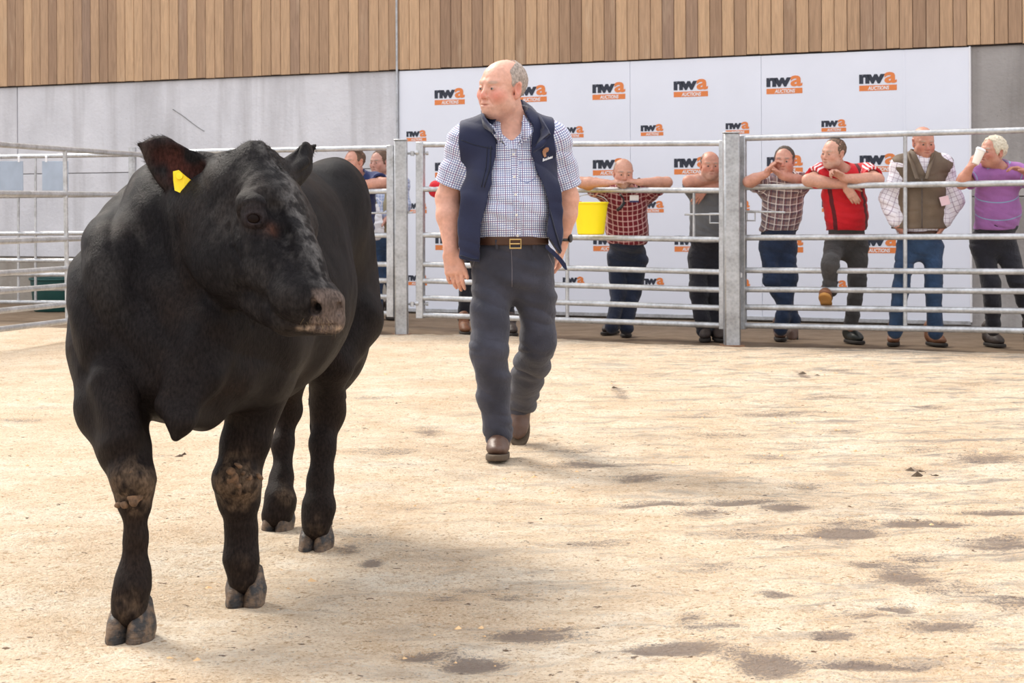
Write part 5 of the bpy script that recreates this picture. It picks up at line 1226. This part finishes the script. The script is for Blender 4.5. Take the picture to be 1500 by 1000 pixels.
# --- red checked shirt, chin on hands
def man_redcheck():
    Y = 16.05; p = lambda x, y, dy=0.0: P(x, y, Y + dy)
    wc = srgb(226, 186, 182)
    M = cloth('red_check_shirt', srgb(112, 30, 40), [(0, .042, .22, 0, wc, .55, None), (1, .042, .22, 0, wc, .55, None)], var=.12)
    WL, WR = p(889, 268, -.10), p(937, 267, -.10)
    hl = hand_prims(WL, A(1, -.12, .10), A(0, .3, -1), A(0, 1, .3), curl=(.1, .2, .2), sc=.95); hr = hand_prims(WR, A(-1, -.05, .18), A(0, .3, -1), A(0, 1, .3), curl=(.2, .35, .25), sc=.95)
    hR = rot(-6, 10, 3); hc = p(913, 254, -.03)
    def extra(root, Mx, at):
        mb = MB(); c = p(929, 291, -.0); mb.box(c, (.038, 0, 0), (0, .003, .0), (0, -.006, .03), 0, .002); b_ = mb.build('badge', M_WHITEINK, root, label='white paper badge with a blue strip')
        mb = MB(); mb.box(c + A(0, -.006, -.024), (.038, 0, 0), (0, .003, 0), (0, -.001, .007), 0, .001); mb.build('badge_strip', simple('badge_blue', srgb(36, 44, 92), .6), b_)
        mb = MB(); mb.tube([p(908, 284, .0), p(914, 292, -.02), p(912, 300, -.03), p(906, 306, -.04)], .008, 6); mb.tube([p(915, 296, -.03), p(910, 303, -.04), p(904, 308, -.05)], .014, 6); mb.build('glasses', M_BLACK, root, True, label='dark spectacles hanging on the shirt')
        mb = MB(); c = p(936, 267.3, .0); mb.tube([c + A(0, math.cos(a) * .034, math.sin(a) * .034) for a in np.linspace(0, 2 * math.pi, 17)[:-1]], .009, 6, closed=True, flat=1.4); mb.build('watch', M_BLACK, root, True, label='black watch strap')
    person('balding man in a red and white checked shirt resting his chin on his hands', GRP, Y, hc, hR, .99, p(917, 279, .14), p(891, 282, .22), p(948, 281, .24), p(918, 368, .42), (0.165, 0.110, 0.172, 0.149, 0.153, 0.112, 0.050),
        [(p(851, 267, .02), WL, hl), (p(977, 267, .02), WR, hr)], [(p(903, 382, .44), p(906, 428, .42), p(896, 478, .22)), (p(935, 382, .44), p(928, 428, .48), p(917, 480, .32))],
        dict(mat=M_GREYHAIR, th=.004, front=.0, low=-.04, bald=((0, -.02, .11), (.068, .11, .08))), None, dict(top=M, trousers=DKJEANS, belt=None), sleeve=.55, hem_z=p(0, 362, .25)[2], belt_z=p(0, 356, .4)[2],
        face=dict(tone=(0.499, 0.262, 0.189), ruddy=.35, brow=(.22, .18, .16), stub=.5, stubc=(.34, .30, .28)), extra=extra, sw=.07, arm_r=(.05, .045, .031), thigh=(0.082, 0.066), calf=(0.060, 0.056),
        feet=[ft(893, 490, None, (-.55, -1, 0), M_BOOTDK), ft(917, 493, None, (-.05, -1, 0), M_BOOTDK)], look=(0, -1, .1))
man_redcheck()
# --- grey polo shirt, beside the post
def man_grey():
    Y = 15.85; p = lambda x, y, dy=0.0: P(x, y, Y + dy); M = cloth('grey_polo', srgb(104, 106, 110), [], var=.1)
    WL, WR = p(1052, 261, -.02), p(1032, 276, .0)
    hl = limp(WL, (1, -.2, -.1), (0, .3, -1), (0, -1, .2)); hr = limp(WR, (-.6, -.3, -.8), (0, .8, -.3), (-1, 0, .4), curl=(.3, .4, .3))
    person('bald man in grey polo shirt leaning on the rail beside the thick post', GRP, Y, p(1040, 243, -.03), rot(-4, 3, 2), .98, p(1043, 269, .12), p(1018, 275, .14), p(1070, 276, .18), p(1036, 364, .30), (0.165, 0.115, 0.163, 0.130, 0.149, 0.112, 0.040),
        [(p(1009, 266, -.02), WL, hl), (p(1082, 269, -.0), WR, hr)], [(p(1021, 378, .3), p(1023, 430, .24), p(1031, 482, .2)), (p(1052, 378, .3), p(1052, 430, .28), p(1050, 484, .24))],
        dict(mat=M_DARKHAIR, th=.0015, front=-.02, low=-.035, bald=((0, -.03, .11), (.06, .10, .07))), None, dict(top=M, trousers=BLACKT, belt=None), sleeve=.5, hem_z=p(0, 360, .3)[2], belt_z=p(0, 356, .3)[2],
        face=dict(tone=(0.482, 0.230, 0.164), ruddy=.5, brow=(.3, .24, .2), stub=.45, stubc=(.40, .32, .28)), sw=.07, arm_r=(.056, .05, .034), thigh=(0.086, 0.069), calf=(0.066, 0.059),
        feet=[ft(1033, 500, None, (-.15, -1, 0), M_BOOTDK), ft(1054, 500, None, (.1, -1, 0), M_BOOTDK)], look=(0, -1, 0), collar=dict(mat=M))
man_grey()
# --- plaid shirt, hands clasped
def man_plaid():
    Y = 15.4; p = lambda x, y, dy=0.0: P(x, y, Y + dy); w = srgb(208, 200, 200)
    M = cloth('brown_blue_plaid_shirt', srgb(150, 128, 128), [(0, .058, .42, 0, srgb(74, 66, 88), .6, None), (1, .058, .42, 0, srgb(74, 66, 88), .6, None), (0, .058, .13, .62, srgb(236, 230, 228), .75, None), (1, .058, .13, .62, srgb(236, 230, 228), .75, None), (0, .058, .07, .85, srgb(160, 80, 60), .6, None)], var=.1)
    WL, WR = p(1123, 254, -.10), p(1144, 257, -.10)
    hl = hand_prims(WL, A(.55, .1, .75), A(.8, .2, -.5), A(-.3, -.9, .2), curl=(.5, .6, .4), sc=.95); hr = hand_prims(WR, A(-.7, .0, .55), A(-.3, .4, -.8), A(0, -.9, .3), curl=(.6, .8, .5), sc=.95)
    def extra(root, Mx, at):
        for y in (291, 307, 322): mb = MB(); mb.lathe(p(1141, y, .02), [(0, 0), (.007, 0), (.006, .004), (0, .005)], 10, ax=(0, -1, 0)); mb.build('button', M_BLACK, root)
    person('man in brown and blue plaid shirt, hands clasped before his mouth', GRP, Y, p(1149, 236, -.02), rot(16, 3, 2), .98, p(1150, 262, .13), p(1122, 272, .16), p(1172, 268, .18), p(1139, 350, .36), (0.160, 0.105, 0.153, 0.116, 0.144, 0.107, 0.030),
        [(p(1096, 266, -.02), WL, hl), (p(1177, 266, -.02), WR, hr)], [(p(1126, 362, .38), p(1131, 410, .34), p(1163, 468, .42)), (p(1154, 362, .38), p(1156, 408, .36), p(1143, 482, .34))],
        dict(mat=M_DARKHAIR, th=.006, front=-.04, low=-.03, bald=((0, -.075, .06), (.056, .055, .055))), None, dict(top=M, trousers=DKJEANS2, belt=None), sleeve=.6, hem_z=p(0, 344, .3)[2], belt_z=p(0, 342, .3)[2],
        face=dict(tone=(0.499, 0.254, 0.189), ruddy=.5, brow=(.2, .16, .14)), sw=.066, thigh=(0.079, 0.064), calf=(0.060, 0.054), extra=extra,
        feet=[dict(a=(G(1166, 497) + A(.0, .22, .10), A(-.1, -.75, -.55), M_BOOTBR, M_SOLED), k=dict(vox=.007, shaft=.06)), ft(1143, 499, None, (-.05, -1, 0), M_BOOTBR)], look=(-.2, -1, 0), collar=dict(mat=M))
DKJEANS2 = cloth('indigo_jeans', srgb(40, 54, 80), [], var=.3, bmp=.0025, wr=1.3)
man_plaid()
# --- red football shirt, one foot on the rail
def man_red():
    Y = 15.1; p = lambda x, y, dy=0.0: P(x, y, Y + dy); ws = srgb(240, 226, 230)
    st = [(0, .030, .48, 0, ws, .95, (sg, 0, -.045, .045)) for sg in (1, 2)] + [(0, 5, 1.1, .5, srgb(40, 22, 30), .85, (0, 0, lo_, lo_ + .028)) for lo_ in (.118, -.146)]
    M = cloth('red_sports_shirt', srgb(196, 22, 36), st, rough=.6, var=.08)
    WL, WR = p(1236, 270, -.03), p(1237, 261, -.09)
    hl = limp(WL + A(.02, 0, -.02), (.55, -.1, -.85), (.2, .9, 0), (1, -.2, .3)); hr = fist(WR, (-.8, .1, .5), (-.2, .6, -.7), (.1, -.7, .6))
    def extra(root, Mx, at):
        for x in (1206, 1264):
            pass
    person('man in red sports shirt with white sleeve stripes, one boot on a rail', GRP, Y, p(1221, 225, .0), rot(50, 4, 6), .99, p(1232, 252, .12), p(1207, 255, .10), p(1268, 254, .17), p(1240, 350, .36), (0.170, 0.115, 0.167, 0.140, 0.153, 0.116, 0.040),
        [(p(1184, 264, -.04), WL, hl), (p(1286, 263, -.04), WR, hr)], [(p(1222, 362, .34), p(1216, 385, .02), p(1216, 424, .10)), (p(1257, 362, .36), p(1256, 412, .34), p(1246, 478, .34))],
        dict(mat=M_BROWNHAIR, th=.003, front=-.035, low=-.035, bald=((0, -.085, .07), (.055, .05, .045))), None, dict(top=M, trousers=GREYT, belt=None), sleeve=.62, hem_z=p(0, 344, .3)[2], belt_z=p(0, 346, .3)[2],
        face=dict(tone=(0.516, 0.279, 0.205), ruddy=.3, brow=(.4, .3, .24), stub=.35, stubc=(.48, .40, .36)), sw=.074, arm_r=(.054, .048, .032), thigh=(0.084, 0.069), calf=(0.062, 0.054), trouser_hem=(.0, .04),
        feet=[dict(a=(p(1211, 449, .12), A(-.25, -1, .42), M_BOOTTAN, simple('crepe_sole', srgb(176, 128, 66), .8)), k=dict(vox=.006, shaft=.05)),
              dict(a=(G(1243, 503) + A(.01, .10, .004), A(.30, -1, 0), M_WELLY, M_SOLED), k=dict(vox=.007, shaft_top=p(1250, 446, .35)))], look=(-.5, -1, 0), extra=extra)
man_red()
# --- brown padded gilet, hands in pockets
def man_gilet():
    Y = 14.98; p = lambda x, y, dy=0.0: P(x, y, Y + dy)
    M = cloth('pale_tattersall_shirt', srgb(222, 218, 226), [(0, .036, .12, 0, srgb(120, 90, 120), .6, None), (1, .036, .12, 0, srgb(120, 90, 120), .6, None)], var=.06)
    MG = simple('brown_wax_gilet', srgb(98, 82, 66), .7, 0, .18, 9, .002, 60)
    EL, ER, WL, WR = p(1302, 292, .04), p(1399, 292, .04), p(1314, 330, -.02), p(1382, 330, -.02)
    hl = limp(WL, (.5, -.3, -.7), (.9, .3, 0), (.3, -1, .2)); hr = limp(WR, (-.5, -.3, -.7), (-.9, .3, 0), (-.3, -1, .2))
    N_, SL, SR, PC, TOR_ = p(1350, 234, .03), p(1322, 244, .04), p(1380, 243, .04), p(1346, 352, .04), (.168, .11, .170, .135, .16, .115, .02)
    def extra(root, Mx, at):
        tp, _, _ = torso_prims(N_, SL, SR, PC, *TOR_)
        x0, x1 = p(1338, 0)[0], p(1361, 0)[0]; zt, zv = p(0, 222)[2], p(0, 262)[2]; xm = p(1350, 0)[0]
        def vcut(x, y, z): h = np.clip((z - zv) / (zt - zv), 0, 1.3) * (x1 - x0) * .62; return np.minimum(h - np.abs(x - xm), (Y + .02) - y)
        subs = [(rc(S + A(s_ * .045, 0, .0), E_ + A(s_ * .05, 0, 0), .065, .07), .012, 1) for S, E_, s_ in ((SL, EL, -1), (SR, ER, 1))]
        subs.append((rc(N_ + A(0, -.01, .0), N_ + A(0, -.02, .2), .072, .085), .01, 1))
        hz = p(0, 342, -.1)[2]
        V, F = solid(tp + [(el(PC + A(0, 0, .05), (.19, .15, .14)), .06, 0)] + subs, .007, cuts=[vcut, lambda x, y, z: hz - z + 0 * x + 0 * y], infl=.028)
        V = relax(V, F, 2, .4); V = folds(V, F, .006, (0, 0, 1), 7, 4.0); g = npmesh('gilet', V, F, MG, root, label='brown waxed gilet')
        mb = MB()
        for s in (-1, 1):
            mb.ribbon([p(1350 + s * 4, 262, -.15), p(1350 + s * 10, 244, -.13), p(1350 + s * 15, 232, -.05), p(1350 + s * 14, 226, .06)], [p(1350 + s * 9, 262, -.15), p(1350 + s * 16, 240, -.13), p(1350 + s * 20, 226, -.05), p(1350 + s * 15, 218, .07)], .014)
        mb.build('gilet_collar', MG, g, True)
        mb = MB(); mb.tube([p(1350.5, 262 + i * 6, -.155 - .03 * math.sin(i / 14 * 3)) for i in range(13)], .006, 6); mb.build('zip', M_DARKHAIR, g, True)
        mb = MB(); c = p(1384, 294, -.135); mb.box(c, (.035, 0, .008), (0, .003, 0), (-.01, 0, .034), 0, .002); mb.build('paper_tag', simple('pink_paper', srgb(226, 196, 206), .7), g, label='pale pink paper tag')
    person('upright bald man in a brown gilet over a pale shirt, hands in pockets', GRP, Y, p(1353, 209, .0), rot(-6, 12, -1), 1.0, N_, SL, SR, PC, TOR_,
        [(EL, WL, hl), (ER, WR, hr)], [(p(1328, 362, .04), p(1320, 420, .0), p(1311, 486, .04)), (p(1367, 362, .04), p(1367, 420, .0), p(1370, 486, .04))],
        dict(mat=M_GREYHAIR, th=.002, front=.02, low=-.045, bald=((0, -.01, .10), (.070, .12, .085))), None, dict(top=M, trousers=JEANS), sleeve=1.82, hem_z=p(0, 350)[2], belt_z=p(0, 345)[2],
        face=dict(tone=(0.499, 0.246, 0.180), ruddy=.6, brow=(.45, .34, .28)), sw=.068, thigh=(0.081, 0.064), calf=(0.059, 0.059),
        feet=[ft(1309, 506, None, (-.25, -1, 0), M_BOOTTAN), ft(1373, 507, None, (.28, -1, 0), M_BOOTTAN)], extra=extra, look=(0, -1, -.1), collar=dict(mat=M))
man_gilet()
# --- purple striped polo, drinking
def man_purple():
    Y = 14.72; p = lambda x, y, dy=0.0: P(x, y, Y + dy)
    M = cloth('purple_polo', srgb(150, 98, 158), [(1, .135, .05, .3, srgb(120, 176, 196), .8, None)], var=.1)
    WL, WR = p(1420, 247, -.10), p(1503, 252, -.06)
    hl = hand_prims(WL, A(.35, -.2, 1), A(1, .0, -.1), A(.2, -1, .1), curl=(.5, .7, .5), sc=.95); hr = limp(WR, (-.9, -.1, .35), (0, .3, -1), (0, -1, .2), curl=(.4, .5, .3))
    def extra(root, Mx, at):
        pass
    person('grey-haired man in a purple polo shirt drinking from a white cup', GRP, Y, p(1454, 223, .02), rot(58, -2, 4), 1.0, p(1461, 248, .12), p(1434, 256, .06), p(1488, 255, .16), p(1455, 348, .34), (0.170, 0.115, 0.172, 0.144, 0.163, 0.121, 0.050),
        [(p(1409, 268, -.03), WL, hl), (p(1526, 268, .0), WR, hr)], [(p(1436, 360, .34), p(1452, 415, .30), p(1455, 484, .36)), (p(1474, 360, .34), p(1490, 412, .30), p(1512, 470, .42))],
        dict(mat=M_WHITEHAIR, th=.011, front=-.055, low=-.035, rough=.006), None, dict(top=M, trousers=BLACKT, belt=None), sleeve=.66, hem_z=p(0, 344, .2)[2], belt_z=p(0, 344, .3)[2],
        face=dict(tone=(0.482, 0.230, 0.164), ruddy=.6, brow=(.5, .42, .36)), sw=.074, arm_r=(.052, .047, .030), thigh=(0.086, 0.071), calf=(0.066, 0.059),
        feet=[ft(1458, 508, None, (.25, -1, 0), M_BOOTDK), ft(1518, 500, None, (.3, -1, 0), M_BOOTDK)], look=(-.5, -1, 0), extra=extra, collar=dict(mat=M), trouser_hem=(.02, .0))
    # cup
    c = p(1428.5, 240, -.19); ax = nrm(A(.40, .05, .95)); root = empty('cup', c, 'white takeaway cup held to the mouth of the man in purple', 'cup')
    mb = MB(); mb.lathe(c, [(0, 0), (.026, 0), (.028, .004), (.036, .112), (.033, .112), (.026, .008), (0, .006)], 24, ax=ax); mb.build('cup_body', simple('paper_cup', srgb(236, 230, 222), .6, 0, .03), root, 'auto')
    mb = MB(); mb.lathe(c, [(.0355, .108), (.040, .110), (.040, .118), (.036, .121), (.034, .128), (0, .128)], 24, ax=ax); mb.build('lid', M_WHITEINK, root, 'auto')
man_purple()
# --- navy polo at the left hurdle
def man_navy():
    Y = 17.15; p = lambda x, y, dy=0.0: P(x, y, Y + dy); M = cloth('navy_polo', srgb(44, 56, 100), [], var=.12)
    WL, WR = p(489, 271, -.14), p(512, 272, -.12)
    hl = limp(WL, (1, -.1, -.05), (0, .3, -1), (0, -1, .2)); hr = limp(WR, (-1, -.1, -.05), (0, .3, -1), (0, -1, .2))
    person('man in a navy polo shirt leaning on the hurdle just right of the bull', GRP, Y, p(519, 238, -.03), rot(42, 2, 0), .98, p(522, 260, .10), p(497, 266, .10), p(548, 266, .14), p(520, 345, .32), (0.165, 0.110, 0.163, 0.130, 0.153, 0.112, 0.030),
        [(p(462, 268, -.12), WL, hl), (p(565, 268, -.10), WR, hr)], [(p(506, 358, .32), p(512, 412, .28), p(520, 470, .26)), (p(536, 358, .32), p(544, 412, .28), p(545, 470, .2))],
        dict(mat=M_BROWNHAIR, th=.004, front=-.03, low=-.03, bald=((0, -.08, .07), (.056, .055, .045))), None, dict(top=M, trousers=DKJEANS, belt=None), sleeve=.5, hem_z=p(0, 342, .2)[2], belt_z=p(0, 338, .3)[2],
        face=dict(tone=(0.499, 0.254, 0.189), ruddy=.3, brow=(.28, .2, .16)), sw=.07, arm_r=(.052, .046, .03), thigh=(0.081, 0.066), calf=(0.062, 0.058),
        feet=[ft(520, 488, None, (-.2, -1, 0), M_BOOTDK), ft(548, 486, None, (.1, -1, 0), M_BOOTDK)], look=(-.5, -1, 0), collar=dict(mat=M))
man_navy()
# --- man in beige gilet further back
def man_beige():
    Y = 18.3; p = lambda x, y, dy=0.0: P(x, y, Y + dy); M = cloth('light_blue_shirt', srgb(150, 164, 196), [(0, .03, .2, 0, srgb(220, 224, 236), .6, None), (1, .03, .2, 0, srgb(220, 224, 236), .6, None)], var=.06)
    WL, WR = p(550, 316, -.1), p(566, 322, -.14)
    N_, SL, SR, PC, T_ = p(560, 260, .05), p(537, 270, .05), p(586, 270, .05), p(562, 348, .1), (.155, .11, .16, .135, .155, .115, .02)
    def extra(root, Mx, at):
        tp, _, _ = torso_prims(N_, SL, SR, PC, *T_); xm = p(556, 0)[0]; zt, zv = p(0, 255)[2], p(0, 300)[2]; hz = p(0, 345)[2]
        V, F = solid(tp + [(rc(SL + A(-.05, 0, 0), p(530, 318, 0), .06, .07), .01, 1), (rc(SR + A(.05, 0, 0), p(590, 318, 0), .06, .07), .01, 1), (rc(N_, N_ + A(0, -.02, .2), .07, .08), .01, 1)], .008,
            cuts=[lambda x, y, z: np.minimum(.03 + .05 * np.clip((z - zv) / (zt - zv), 0, 1) - np.abs(x - xm), Y - y), lambda x, y, z: hz - z + 0 * x + 0 * y], infl=.026)
        npmesh('gilet', folds(V, F, .006, (0, 0, 1), 7, 9.0), F, cloth('beige_gilet', srgb(150, 142, 118), [], var=.1), root, label='beige gilet')
    hl = limp(WL, (.6, -.2, -.7), (0, .5, -.5), (.3, -1, .2)); hr = fist(WR, (-.7, -.2, -.6), (0, .5, -.5), (0, -.8, .4))
    person('man in a beige gilet and pale blue shirt behind the navy-shirted man', GRP, Y, p(556, 238, .0), rot(34, 4, 0), .98, N_, SL, SR, PC, T_,
        [(p(531, 300, .0), WL, hl), (p(592, 300, .0), WR, hr)], [(p(549, 358, .1), p(551, 408, .08), p(552, 456, .1)), (p(576, 358, .1), p(576, 408, .1), p(575, 456, .1))],
        dict(mat=M_BROWNHAIR, th=.006, front=-.05, low=-.03), None, dict(top=M, trousers=JEANS), sleeve=1.7, hem_z=p(0, 348)[2], belt_z=p(0, 344)[2],
        face=dict(tone=(0.482, 0.262, 0.205), ruddy=.3, brow=(.25, .2, .16)), thigh=(0.079, 0.064), calf=(0.060, 0.056), extra=extra,
        feet=[ft(552, 468, None, (-.2, -1, 0), M_BOOTDK), ft(573, 468, None, (.2, -1, 0), M_BOOTDK)], collar=dict(mat=M), look=(-.3, -1, 0))
    c = p(552, 326, -.20); root = empty('carrier_bag', c + A(0, 0, -.16), 'white plastic carrier bag held by the man in the beige gilet', 'bag')
    pr = [(el(c + A(0, 0, -.05), (.075, .045, .12)), .03, 0), (el(c + A(.0, 0, .08), (.045, .03, .10)), .04, 0)]
    V, F = solid(pr, .007); V = folds(V, F, .012, (0, 0, 1), 11, 3.0); npmesh('bag_body', V, F, simple('white_plastic', srgb(222, 222, 226), .5, 0, .04), root)
    mb = MB(); mb.tube([c + A(-.02, 0, .16), c + A(.0, -.02, .24), c + A(.05, 0, .19), c + A(.03, 0, .14)], .009, 6, flat=.4); mb.build('bag_handle', M_WHITEINK, root, True)
man_beige()
# --- man hidden behind the walking man: a red elbow, dark trousers and boots show
def man_hidden():
    Y = 16.95; p = lambda x, y, dy=0.0: P(x, y, Y + dy); M = cloth('crimson_jumper', srgb(190, 30, 44), [], var=.1)
    WL, WR = p(690, 268, -.16), p(735, 268, -.16)
    hl = limp(WL, (1, -.1, 0), (0, .3, -1), (0, -1, .2)); hr = limp(WR, (-1, -.1, 0), (0, .3, -1), (0, -1, .2))
    person('man in a red jumper on the rail, mostly hidden behind the walking man', GRP, Y, p(714, 244, -.03), rot(0, 8, 0), .97, p(714, 268, .12), p(682, 272, .10), p(745, 272, .14), p(712, 350, .30), (0.165, 0.110, 0.163, 0.130, 0.153, 0.112, 0.030),
        [(p(640, 277, -.10), WL, hl), (p(782, 272, -.10), WR, hr)], [(p(694, 362, .3), p(684, 414, .26), p(680, 465, .24)), (p(728, 362, .3), p(738, 414, .26), p(746, 468, .24))],
        dict(mat=M_GREYHAIR, th=.005, front=-.03, low=-.03), None, dict(top=M, trousers=BLACKT, belt=None), sleeve=1.5, hem_z=p(0, 352, .2)[2], belt_z=p(0, 350, .3)[2], sw=.072, thigh=(0.081, 0.066), calf=(0.062, 0.059),
        feet=[ft(681, 490, None, (.1, -1, 0), M_BOOTTAN), ft(750, 492, None, (.1, -1, 0), M_BOOTDK)])
man_hidden()
